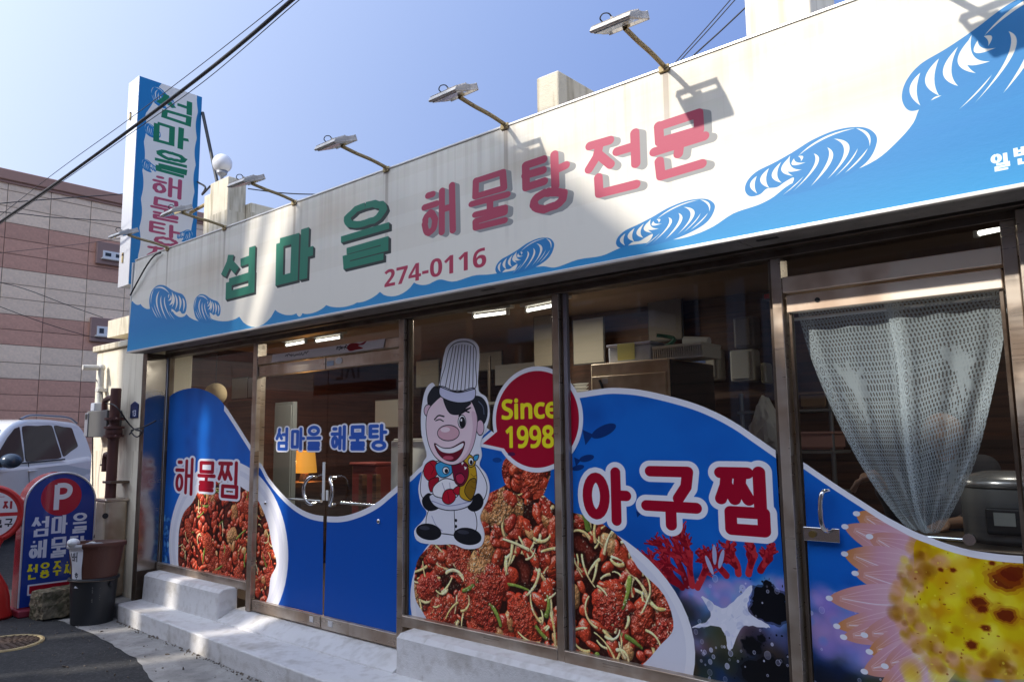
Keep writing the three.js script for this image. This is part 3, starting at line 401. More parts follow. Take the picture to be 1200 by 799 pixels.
  // loose black wire at the left end
  tag(mesh('black_wire', tube([onZ(152, 346, 0.42), onZ(160, 331, 0.43), onZ(172, 310, 0.43), onZ(181, 299, 0.43), onZ(188, 296, 0.42)], 0.008, 30, 6), mCable), 'loose black wire drooping over the left end of the fascia sign', 'wire');
}
// ------------------------------------------------------------------ the floodlights on their rusty arms above the sign
{
  const mHead = M({ map: concreteMap, color: rgb(1.9, 1.85, 1.75), roughness: 0.5, metalness: 0.1 }), mLens = MP({ color: rgb(0.75, 0.75, 0.72), roughness: 0.15, clearcoat: 1 });
  const L = thing('sign_floodlight', '', 'floodlight', [0, 0, 0], 0, 'floodlights on arms along the top of the fascia sign');
  mesh('arm', tube([V(0, 0, 0), V(0, 0.02, 0.13), V(0.0, 0.03, 0.26), V(0, 0.045, 0.38)], 0.0125, 20, 8), mRust, L);
  mesh('arm_flange', rbox(-0.03, 0.03, -0.03, 0.005, -0.01, 0.012, 0.003), mRust, L);
  const head = new THREE.Group(); head.name = 'lamp_head'; head.position.set(0, 0.055, 0.40); head.rotation.x = 0.42; head.scale.set(0.64, 0.52, 0.64); L.add(head);   // tilted so that its window looks at the sign
  // housing profile in (z, y): deep at the front, window underneath at the back
  const prof = [[-0.03, 0.0], [0.02, -0.02], [0.19, -0.005], [0.205, 0.012], [0.17, 0.045], [0.05, 0.06], [-0.02, 0.045]];
  mesh('housing', prismX(prof, -0.17, 0.17, 0.008), mHead, head);
  const fins = []; for (let i = 0; i < 4; i++) fins.push(box(-0.165, 0.165, 0.05, 0.066 - i * 0.004, 0.03 + i * 0.04, 0.042 + i * 0.04)); mesh('cooling_fins', fins, mHead, head);
  mesh('lens', box(-0.15, 0.15, -0.022, -0.012, 0.03, 0.17).rotateX(-0.02), mLens, head);
  mesh('visor', rbox(-0.172, 0.172, -0.03, 0.05, -0.10, -0.085, 0.004), mHead, head);
  for (const s of [-1, 1]) mesh('bracket_side', rbox(s * 0.165 - 0.006, s * 0.165 + 0.006, -0.02, 0.045, -0.10, 0.02, 0.003), mHead, head);
  mesh('knuckle', new THREE.CylinderGeometry(0.02, 0.02, 0.05, 14).rotateZ(Math.PI / 2).translate(0, -0.01, -0.05), mRust, head);
  mesh('cable_gland', new THREE.CylinderGeometry(0.012, 0.016, 0.04, 10).translate(-0.06, 0.075, 0.02), mHead, head);
  mesh('cable', tube([V(-0.06, 0.09, 0.02), V(-0.075, 0.13, 0.03), V(-0.11, 0.14, 0.05), V(-0.135, 0.11, 0.06), V(-0.125, 0.07, 0.05)], 0.0055, 24, 6), mCable, head);
  const words = ['sign floodlight at the left end, in front of the lower part of the projecting sign', 'second sign floodlight from the left, crossing the projecting sign', 'sign floodlight third from the left, just below the globe lamp', 'sign floodlight with black cable loop, alone against the sky above the green letters', 'sign floodlight between the globe lamp and the largest one, left of the small concrete post', 'largest sign floodlight in view, casting its shadow on the red letters', 'sign floodlight beyond the right edge, seen only by its shadow on the big printed wave'];
  [[196, 292], [263, 267], [345, 236], [453, 196], [592, 145], [779, 80], [1057, -18]].forEach(([px, py], i) => {
    const o = i ? L.clone() : L; if (i) { o.name = numbered('sign_floodlight'); scene.add(o); }
    const p = onZ(px, py, SZ); o.position.set(p.x, STOP + 0.012, SZ); o.userData.label = words[i]; o.rotation.y = [0.05, -0.03, 0.04, 0, -0.02, 0.02, 0.12][i]; if (i === 6) o.position.set(-0.60, STOP - 0.06, SZ);
  });
}
// ------------------------------------------------------------------ projecting sign on the left, its face along the street
{
  const X = -9.0, a = onX(163.3, 88.8, X), b = onX(236.2, 117, X), c = onX(145, 332, X), z0 = a.z, z1 = b.z, y1 = a.y, y0 = c.y, T = 0.30;
  const t = thing('projecting_sign', 'tall vertical projecting sign with green and red lettering beside the fascia sign', 'sign');
  const mAl = M({ color: rgb(0.66, 0.67, 0.70), roughness: 0.35, metalness: 0.35 });
  mesh('sign_box', rbox(X - T, X - 0.004, y0, y1, z1, z0 - 0.012, 0.006), mAl, t);
  mesh('edge_strip', rbox(X - 0.12, X - 0.002, y0 - 0.005, y1 + 0.005, z0 - 0.011, z0 + 0.006, 0.004), mAl, t);
  mesh('edge_strip', rbox(X - T, X - 0.13, y0 - 0.005, y1 + 0.005, z0 - 0.011, z0 + 0.002, 0.004), mAl, t);
  mesh('hinge', rbox(X - 0.21, X - 0.18, y0 + 0.28, y0 + 0.4, z0 + 0.003, z0 + 0.014, 0.003), mRust, t); mesh('hinge', rbox(X - 0.21, X - 0.18, y1 - 0.5, y1 - 0.4, z0 + 0.003, z0 + 0.014, 0.003), mRust, t);
  const A = new Art(0, z0 - z1, y0, y1, 560), W = z0 - z1, F = (px, py) => { const p = onX(px, py, X); return [z0 - p.z, p.y]; };
  A.fillAll('#e4e2dd');
  const gl = (ch, l, rr, tp, bt, w, col, cap, seed) => { const p = F(l, tp), q = F(rr, bt); hangul(A, ch, p[0], q[0], q[1], p[1], w, [[col, w, 0, 0]], cap, seed); };
  // scalloped blue border
  const r = rng(5), left = [], right = []; for (let y = y0; y <= y1 + 0.2; y += 0.03) { left.push([0.085 + 0.022 * Math.abs(Math.sin(y * 9)) + (y > y1 - 0.45 ? (y - y1 + 0.45) * 0.35 : 0), y]); right.push([W - 0.045 - 0.022 * Math.abs(Math.sin(y * 9 + 1)), y]); }
  A.poly([[-1, y0], ...left, [-1, y1 + 0.2]], sBlue); A.poly([[W + 1, y0], ...right, [W + 1, y1 + 0.2]], sBlue); 
  const em = (x, y, w, m) => curl(A, (u, v) => [x + (m ? 1 - u : u) * w, y - v * w * 0.8], sBlue, '#e4e2dd');
  em(0.13, y1 - 0.06, 0.3, true); em(0.08, y1 - 0.55, 0.2, true); em(0.07, y1 - 1.0, 0.18, true); em(W - 0.24, y0 + 0.78, 0.2); em(W - 0.2, y0 + 0.42, 0.17);
  const ch = '섬마을해물탕전', ty = [0.10, 0.47, 0.82, 1.14, 1.43, 1.73, 2.03], hh = [0.33, 0.31, 0.29, 0.26, 0.27, 0.27, 0.26];
  [...ch].forEach((cc, i) => { const col = i < 3 ? '#00754f' : '#b04a68', w = i < 3 ? 0.07 : 0.052, x0 = (i < 3 ? 0.2 : 0.215) - 0.012 * i * 0.4, ww = i < 3 ? 0.47 : 0.38; hangul(A, cc, x0, x0 + ww, y1 - ty[i] - hh[i], y1 - ty[i], w, [[col, w, 0, 0]], i < 3 ? 'butt' : 'round', 2 + i, i < 3 ? 0.5 : 0.56); });
  const g = A.piece([[0, y0], [W, y0], [W, y1], [0, y1]], 0).rotateY(Math.PI / 2).translate(X, 0, z0);
  mesh('printed_face', g, MP({ map: A.tex(), roughness: 0.45 }), t);
  // rusty bracket and brace
  mesh('bracket', rbox(-8.62, -8.45, 3.0, 4.05, -0.62, -0.5, 0.006), mRust, t);
  mesh('bracket_bar', rod(V(-9.0, 4.02, -0.58), V(-8.0, 3.92, -0.5), 0.03), mRust, t); mesh('bracket_bar', rod(V(-8.99, 4.5, -0.66), V(-8.1, 4.52, -0.6), 0.02), mRust, t);
  mesh('brace', rod(onX(237, 132, -8.99), onZ(254, 213, -0.7), 0.02), mBlack, t);
  mesh('cable', tube([onX(231, 213, -8.98), onZ(240, 222, -0.5), onZ(236, 228, -0.5), onZ(246, 218, -0.4)], 0.012, 24, 6), mCable, t);
}
{ // globe lamp on the parapet post
  const c = onZ(260, 191.5, -0.6), t = thing('globe_lamp', 'white globe lamp standing on the parapet post', 'lamp', [c.x, 4.58, -0.6]), R = 0.112, cy = c.y - 4.58;
  mesh('foot', new THREE.LatheGeometry([[0, 0], [0.05, 0], [0.045, 0.03], [0.02, 0.05], [0.02, Math.max(0.06, cy - R - 0.05)], [0.055, cy - R - 0.02], [0.066, cy - R + 0.02], [0, cy - R + 0.02]].map((p) => new THREE.Vector2(...p)), 24), M({ color: rgb(0.35, 0.36, 0.38), roughness: 0.4, metalness: 0.4 }), t);
  mesh('globe', new THREE.SphereGeometry(R, 32, 24).translate(0, cy, 0), MP({ color: rgb(0.78, 0.78, 0.80), roughness: 0.3, clearcoat: 0.6 }), t);
}
// ------------------------------------------------------------------ the prints on the glass (all in metres on the plane z = 0)
const G0 = (px, py) => { const p = onZ(px, py, 0); return [p.x, p.y]; };
const BLUE = '#1268c6', WHT = '#e9e8ee', printMat = (A) => MP({ map: A.tex(), roughness: 0.4, specularIntensity: 0.4 });
function blueFill(A, pts, seed, deep = '#0a3f9c') {          // blue print with soft mottling
  A.poly(pts, BLUE); const g = A.g, r = rng(seed); g.save(); g.beginPath(); pts.forEach((p, i) => (i ? g.lineTo(...p) : g.moveTo(...p))); g.clip();
  for (let i = 0; i < 60; i++) { const x = A.x0 + r() * (A.x1 - A.x0), y = A.y0 + r() * (A.y1 - A.y0), R = 0.06 + 0.2 * r(), gr = g.createRadialGradient(x, y, 0, x, y, R); gr.addColorStop(0, r() > 0.5 ? 'rgba(20,95,190,0.22)' : 'rgba(5,45,120,0.25)'); gr.addColorStop(1, 'rgba(10,60,150,0)'); g.fillStyle = gr; g.fillRect(x - R, y - R, 2 * R, 2 * R); }
  g.restore();
}
function border(A, line, w) { A.poly(line, null, WHT, w); }
const glyphPx = (A, ch, l, r, t, b, w, layers, ky = 1, cap = 'round') => { const p = G0(l, t), q = G0(r, b); hangul(A, ch, p[0], q[0], q[1], p[1], w, layers, cap, 0, ky); };
function oval(cx, cy, rx, ry, n = 72) { return Array.from({ length: n }, (_, i) => [cx + rx * Math.cos(i / n * 6.2832), cy + ry * Math.sin(i / n * 6.2832)]); }
const bumpy = (pts, amt, seed) => { const r = rng(seed); return smooth(pts.map(([x, y]) => [x + amt * (r() - 0.5), y + amt * (r() - 0.5)]), true, 4); };

// left window and double door share one plate
const plate1 = oval(-6.72, 0.72, 1.06, 0.80), food1 = bumpy(oval(-6.72, 0.68, 0.86, 0.64, 26).map(([x, y]) => [x, Math.max(y, 0.02)]), 0.07, 4);
function plateA(A) { const g = A.g; A.poly(plate1, WHT); A.poly(oval(-6.72, 0.72, 0.99, 0.735), '#dcdce6'); A.poly(oval(-6.72, 0.72, 0.93, 0.69), WHT); food(A, food1, 31, { scale: 1.0, sprouts: 70, greens: 22, seeds: 300, small: 520, big: 26 }); }
{
  const line = smooth([[185, 482], [193, 473], [203, 464], [216, 459], [231, 458], [251, 466], [263, 478], [274, 494], [286, 513], [297.5, 531], [303, 540]].map((p) => G0(...p)));
  const A = new Art(-7.93, -6.25, 0.482, 1.98, 560), in1 = line.filter((p) => p[0] > -7.92 && p[0] < -6.26);
  A.fillAll(WHT); blueFill(A, [...line, [-6, 0], [-8, 0]], 5);
  const r = rng(77); for (let i = 0; i < 70; i++) { const x = -7.92 + 0.16 * r(), y = 0.48 + 0.45 * r(); A.g.globalAlpha = 0.25 + 0.5 * r(); A.oval(x, y, 0.02 * r() + 0.004, 0.03 * r() + 0.004, r() > 0.5 ? '#7fc0ea' : '#0a3a72'); } A.g.globalAlpha = 1;
  plateA(A); border(A, line, 0.05);
  for (const k of [['해', 206, 226, 536, 581], ['물', 232, 252, 540, 577], ['찜', 256, 280, 540, 585]]) { glyphPx(A, ...k, 0.055, [[WHT, 0.13, 0, 0]], 0.6); }
  for (const k of [['해', 206, 226, 536, 581], ['물', 232, 252, 540, 577], ['찜', 256, 280, 540, 585]]) { glyphPx(A, ...k, 0.055, [['#9c0b26', 0.058, 0, 0]], 0.6); }
    mesh('wave_sticker', A.piece([[-7.92, 0.484], [-6.258, 0.484], [-6.258, in1[in1.length - 1][1] + 0.02], ...in1.slice().reverse().map(([x, y]) => [x, y + 0.025])], 0.004), printMat(A), winA).userData.label = 'blue wave print with a plate of red seafood';
}
{ // the two door leaves
  const line = smooth([[300, 543], [306, 546.5], [314, 561], [331, 582], [347.6, 596.5], [364, 604.8], [381, 608], [402, 608], [423.6, 601.7], [442.7, 591.7], [457, 580], [471, 568], [476, 563]].map((p) => G0(...p)));
  const A = new Art(-6.17, -4.24, 0.33, 2.0, 560);
  A.fillAll(WHT); A.poly([...line, [-4, 0], [-7, 0]], '#0c52b0'); plateA(A); border(A, line, 0.045);
  const LT = [['섬', 323.5, 338, 501, 528], ['마', 341.6, 357.5, 501, 528], ['을', 359.5, 376.5, 499, 528], ['해', 388, 406, 498.5, 528], ['물', 409.5, 429.5, 498.5, 528], ['탕', 432.5, 454, 497, 528]];
  for (const k of LT) glyphPx(A, ...k, 0.042, [[WHT, 0.085, 0, 0]], 0.62); for (const k of LT) glyphPx(A, ...k, 0.042, [['#1557b8', 0.043, 0, 0]], 0.62);
  for (const [d, x0, x1] of [[doorL, -6.153, -5.168], [doorR, -5.152, -4.258]]) {
    const l = line.filter((p) => p[0] > x0 && p[0] < x1);
    mesh('wave_sticker', A.piece([[x0, 0.342], [x1, 0.342], ...l.slice().reverse().map(([x, y]) => [x, y + 0.022])], 0.004), printMat(A), d);
  }
  // the blue lettering is cut out letter by letter: its white outline follows each syllable
  for (const k of LT) {
    const p = G0(k[1], k[3]), q = G0(k[2], k[4]), e = 0.024, B = new Art(p[0] - e, q[0] + e, q[1] - e, p[1] + e, 500);
    hangul(B, k[0], p[0], q[0], q[1], p[1], 0.042, [[WHT, 0.085, 0, 0], ['#1557b8', 0.043, 0, 0]], 'round', 0, 0.62);
    mesh('letter_sticker', B.piece([[B.x0, B.y0], [B.x1, B.y0], [B.x1, B.y1], [B.x0, B.y1]], 0.005), MP({ map: B.tex(), transparent: true, roughness: 0.4 }), p[0] < -5.17 ? doorL : doorR);
  }
}
// chef window, and the starfish window to its right, share the big plate and the speech bubble
const plate2 = oval(-3.06, 0.60, 1.09, 0.68), food2 = bumpy([[-4.08, 0.60], [-4.07, 0.84], [-3.95, 0.98], [-3.82, 1.13], [-3.6, 1.2], [-3.45, 1.34], [-3.3, 1.40], [-3.1, 1.42], [-2.92, 1.35], [-2.78, 1.30], [-2.6, 1.24], [-2.42, 1.12], [-2.27, 0.99], [-2.13, 0.86], [-2.08, 0.70], [-2.15, 0.58], [-2.3, 0.45], [-2.7, 0.3], [-3.9, 0.3], [-4.0, 0.5]], 0.06, 8), ball = bumpy(oval(-3.08, 1.475, 0.2, 0.15, 14), 0.03, 9);
function plateB(A) { A.poly(plate2, WHT); A.poly(oval(-3.06, 0.60, 1.04, 0.64), '#dedee8'); food(A, food2, 52, { scale: 1.35, sprouts: 240, greens: 18, seeds: 1700, small: 380, big: 60, sproutCut: 0.44 }); food(A, ball, 53, { scale: 1.2, sprouts: 2, greens: 0, seeds: 260, small: 30, big: 6, sproutCut: 0.3 }); }
const bub = [-3.0, 1.812, 0.345, 0.312];
function bubble(A) {
  A.poly([G0(562, 520.5), G0(586, 500), G0(594, 527)], WHT, WHT, 0.03); A.oval(bub[0], bub[1], bub[2], bub[3], '#a8082c', WHT, 0.03); A.poly([G0(566, 520), G0(584, 505), G0(594, 526)], '#a8082c');
  A.oval(bub[0], bub[1], bub[2] - 0.014, bub[3] - 0.014, '#a8082c');
  const a = G0(589.5, 491), b = G0(653.5, 465), c = G0(594, 524), d = G0(649, 499); A.text('Since', a[0], b[0], a[1], b[1], '#f4e626', '100px sans-serif', '#f4e626', 7); A.text('1998', c[0], d[0], c[1], d[1], '#f4e626', '100px sans-serif', '#f4e626', 7);
}
const CZ = (x, y) => G0(470 + x / 2.852, 380 + y / 2.852);          // detail measured in an enlargement
const chefOutline = smooth([[125, 215], [152, 80], [185, 52], [240, 52], [263, 78], [262, 222], [288, 245], [299, 300], [287, 350], [268, 395], [272, 440], [264, 470], [286, 500], [298, 540], [292, 585], [277, 615], [266, 645], [281, 700], [270, 741], [215, 750], [180, 736], [120, 736], [55, 722], [46, 690], [75, 655], [88, 628], [70, 600], [60, 550], [70, 500], [76, 460], [88, 440], [71, 370], [70, 290], [86, 215], [108, 195]].map((p) => CZ(...p)), true, 4);
function chef(A) {
  const ln = 0.006, K = '#16161c', P = (l) => l.map((p) => CZ(...p)), sh = (l, f, st = K, w = ln) => A.poly(P(smooth(l, true)), f, st, w), cu = (l, c = K, w = ln) => A.poly(P(smooth(l)), null, c, w), ov = (x, y, rx, ry, f, st = K, rot = 0) => { const p = CZ(x, y), q = CZ(x + rx, y), s = CZ(x, y + ry); A.oval(p[0], p[1], Math.abs(q[0] - p[0]), Math.abs(s[1] - p[1]), f, st, ln, rot); };
  A.poly(chefOutline, WHT);
  sh([[100, 615], [240, 615], [252, 690], [215, 705], [150, 700], [92, 690]], '#e6e4ea'); cu([[180, 620], [183, 700]]); cu([[105, 640], [120, 672], [140, 690]], '#a7a6c0'); ov(186, 655, 3, 4, K); ov(186, 675, 3, 4, K);
  ov(94, 693, 42, 26, '#1b1c22'); ov(224, 708, 46, 27, '#1b1c22'); A.g.globalAlpha = 0.5; ov(80, 680, 18, 7, '#5a5c6c', null); ov(210, 694, 20, 7, '#5a5c6c', null); A.g.globalAlpha = 1;
  sh([[80, 480], [100, 462], [240, 462], [275, 500], [290, 545], [275, 590], [235, 605], [110, 605], [72, 575], [68, 530]], '#e9e7ee');
  sh([[74, 585], [96, 565], [120, 590], [128, 612], [96, 622], [78, 608]], '#16171d'); sh([[226, 612], [238, 585], [262, 566], [277, 588], [270, 612], [245, 624]], '#16171d');
  sh([[98, 572], [244, 566], [236, 600], [200, 618], [150, 620], [112, 604]], '#d8d8e4'); cu([[105, 590], [160, 606], [236, 592]], '#8f90b4');
  // catch of the day in the bowl
  sh([[78, 500], [85, 468], [112, 455], [130, 478], [120, 505], [96, 522]], '#b3122c'); cu([[100, 462], [112, 480], [104, 500]], '#5e0a18'); sh([[96, 522], [128, 512], [120, 545], [102, 560]], '#a11028');
  sh([[118, 470], [140, 458], [178, 466], [170, 500], [140, 512], [124, 500]], '#3f9fcf'); ov(152, 488, 11, 12, '#f2f2f4'); ov(154, 490, 5, 6, K);
  sh([[110, 545], [150, 515], [196, 535], [190, 575], [140, 580], [112, 570]], '#f1eef0'); cu([[140, 530], [150, 560]], '#a9a3b4'); cu([[165, 530], [168, 565]], '#a9a3b4');
  sh([[140, 585], [150, 556], [176, 552], [184, 582], [166, 600], [150, 598]], '#b5142e'); cu([[158, 560], [164, 596]], '#5e0a18'); sh([[176, 555], [196, 540], [204, 560], [190, 570]], '#b5142e');
  sh([[200, 575], [206, 520], [228, 470], [246, 468], [256, 510], [250, 555], [236, 590]], '#c79b22'); sh([[215, 560], [232, 520], [250, 515], [252, 550], [236, 585]], '#8f6a17'); for (const y of [500, 520, 540]) cu([[236, y], [246, y + 8], [254, y + 4]], '#6b4c0c', 0.004);
  sh([[172, 455], [186, 436], [206, 446], [226, 476], [226, 512], [206, 540], [186, 532], [176, 500]], '#7a1030'); sh([[186, 505], [204, 498], [216, 516], [204, 534], [190, 528]], '#b5284a'); for (const [x, y] of [[184, 446], [196, 450], [208, 462], [218, 478]]) A.poly(P([[x - 5, y - 4], [x + 5, y], [x - 2, y + 9]]), '#f4f2ee');
  sh([[200, 440], [216, 430], [240, 440], [252, 462], [236, 478], [222, 466]], '#d2a72a'); ov(236, 458, 9, 13, '#f4f2ee'); ov(237, 461, 4, 6, K); sh([[246, 440], [262, 436], [258, 452], [248, 456]], '#3f9fcf');
  // head
  sh([[96, 285], [92, 240], [118, 206], [142, 212], [160, 255], [112, 290], [104, 305]], '#23262e'); sh([[232, 245], [268, 243], [288, 268], [289, 310], [276, 335], [262, 330], [250, 290]], '#23262e'); cu([[262, 258], [276, 275], [280, 300]], '#5a6478', 0.008);
  ov(93, 288, 14, 20, '#d8b4c2'); ov(267, 345, 13, 26, '#d8b4c2');
  sh([[92, 290], [112, 262], [150, 235], [225, 245], [255, 300], [254, 362], [238, 420], [212, 455], [176, 470], [130, 455], [102, 420], [86, 350]], '#ecd2d8');
  A.g.globalAlpha = 0.55; sh([[240, 290], [255, 300], [254, 362], [238, 420], [212, 455], [196, 462], [226, 420], [242, 350]], '#cfa4b6', null); A.g.globalAlpha = 1;
  sh([[145, 240], [150, 270], [168, 298], [200, 300], [218, 290], [236, 278], [214, 284], [236, 262], [190, 250]], '#23262e');
  cu([[114, 318], [128, 305], [146, 308]], K, 0.010); cu([[118, 322], [132, 318], [144, 324]], K, 0.008); cu([[196, 306], [214, 290], [230, 294]], K, 0.010);
  ov(206, 325, 13, 22, '#f4f2f4'); ov(207, 327, 9, 17, K); ov(204, 320, 3, 5, '#f4f2f4', null);
  ov(160, 363, 37, 26, '#d8a8b2'); ov(150, 352, 16, 9, '#f2dadf', null); 
  sh([[114, 398], [140, 412], [170, 412], [214, 392], [204, 432], [180, 456], [150, 452], [126, 430]], '#6e1226'); sh([[118, 402], [142, 414], [172, 414], [211, 397], [207, 412], [172, 430], [136, 424]], '#f1f0f2', null); ov(160, 446, 18, 7, '#c2566c', null);
  // tall hat
  sh([[136, 212], [150, 140], [166, 80], [186, 62], [226, 59], [250, 76], [252, 140], [249, 215], [196, 222]], '#e4e3ec'); for (let i = 0; i < 8; i++) { const u = (i + 0.7) / 8; A.poly(P([[170 + u * 78, 68 + Math.abs(u - 0.5) * 14], [140 + u * 106, 214 + Math.sin(u * 3.1) * 8]]), null, K, 0.0065); }
  sh([[135, 208], [190, 226], [248, 214], [246, 250], [192, 262], [133, 238]], '#cfcfe6'); A.poly(P(smooth([[135, 210], [190, 228], [248, 216]])), null, K, ln);
}
{ // window B
  const A = new Art(-4.166, -2.852, 0.482, 2.4, 660);
  const line = smooth([[478, 563], [482, 560.5], [493, 550], [520, 535], [545, 521], [561, 511.5], [577, 497.5], [600, 480]].map((p) => G0(...p)));
  A.fillAll(WHT); blueFill(A, [...line, [-2, 2.2], [-2, 0], [-5, 0]], 15); plateB(A); border(A, line, 0.035); bubble(A); chef(A);
  for (const [x, y, s] of [[583, 539, 1], [600, 532, 0.8]]) { const p = G0(x, y); A.g.globalAlpha = 0.5; A.oval(p[0], p[1], 0.04 * s, 0.016 * s, '#06265c'); A.g.globalAlpha = 1; }
  const m = printMat(A), l = line.filter((p) => p[0] > -4.165 && p[0] < -3.42);
  mesh('wave_sticker', A.piece([[-4.165, 0.484], [-2.853, 0.484], [-2.853, 1.7], [-3.1, 1.6], ...l.slice().reverse().map(([x, y]) => [x, y + 0.017])], 0.004), m, winB).userData.label = 'print with a plate heaped with braised fish';
  const cut = (pts, a, b) => pts.map(([x, y]) => [Math.min(b, Math.max(a, x)), y]);
  mesh('speech_bubble_sticker', A.piece(cut([...oval(bub[0], bub[1], bub[2] + 0.015, bub[3] + 0.015)], -4.165, -2.853), 0.006), m, winB); 
  mesh('chef_sticker', A.piece(chefOutline, 0.008), m, winB).userData.label = 'cartoon of a winking chef with a bowl of seafood';
  // window C
  const C = new Art(-2.728, -1.478, 0.482, 2.15, 820), g = C.g;
  const lc = smooth([[664, 464.5], [681, 462.8], [698, 460], [715, 458], [731, 458.3], [747.7, 459.8], [780, 466.5], [815, 476.6], [840, 487], [863, 499.5], [890, 518], [920.5, 539], [930, 545]].map((p) => G0(...p)));
  C.fillAll(WHT); blueFill(C, [...lc, [-1, 1.2], [-1, 0], [-3, 0], [-3, 2]], 25);
  for (const [x, y, s, a] of [[708, 505, 1, 0.35], [688, 537, 0.6, 0.2], [678, 548, 0.5, 0.2], [757, 600, 0.4, 0.1]]) { const p = G0(x, y); C.oval(p[0], p[1], 0.09 * s, 0.032 * s, '#07306e', null, 0, a); C.poly([[p[0] - 0.07 * s, p[1] - 0.02 * s], [p[0] - 0.15 * s, p[1] + 0.01 * s], [p[0] - 0.13 * s, p[1] - 0.08 * s]], '#07306e'); }
  reef(C, [[742, 645], [752, 632], [765, 650], [772, 630], [780, 648], [790, 636], [796, 655], [806, 640], [812, 658], [824, 662], [838, 650], [850, 655], [855, 638], [866, 650], [876, 640], [890, 652], [900, 640], [898, 660], [884, 668], [850, 676], [832, 690], [818, 694], [800, 690], [780, 672], [760, 660]]);
  plateB(C); border(C, lc, 0.035); bubble(C);
  for (const k of [['아', 683, 741, 547, 617], ['구', 751, 824, 546, 624], ['찜', 838, 907, 546, 630]]) glyphPx(C, ...k, 0.062, [[WHT, 0.135, 0, 0]], 0.86);
  for (const k of [['아', 683, 741, 547, 617], ['구', 751, 824, 546, 624], ['찜', 838, 907, 546, 630]]) glyphPx(C, ...k, 0.062, [['#a00628', 0.066, 0, 0]], 0.86);
  const mc = printMat(C), llc = lc.filter((p) => p[0] > -2.727 && p[0] < -1.479);
  mesh('wave_sticker', C.piece([[-2.727, 0.484], [-1.479, 0.484], ...llc.slice().reverse().map(([x, y]) => [x, y + 0.017])], 0.004), mc, winC).userData.label = 'blue print with red lettering, white starfish and painted reef';
  mesh('speech_bubble_sticker', C.piece(cut(oval(bub[0], bub[1], bub[2] + 0.015, bub[3] + 0.015), -2.727, -1.0), 0.006), mc, winC);
}
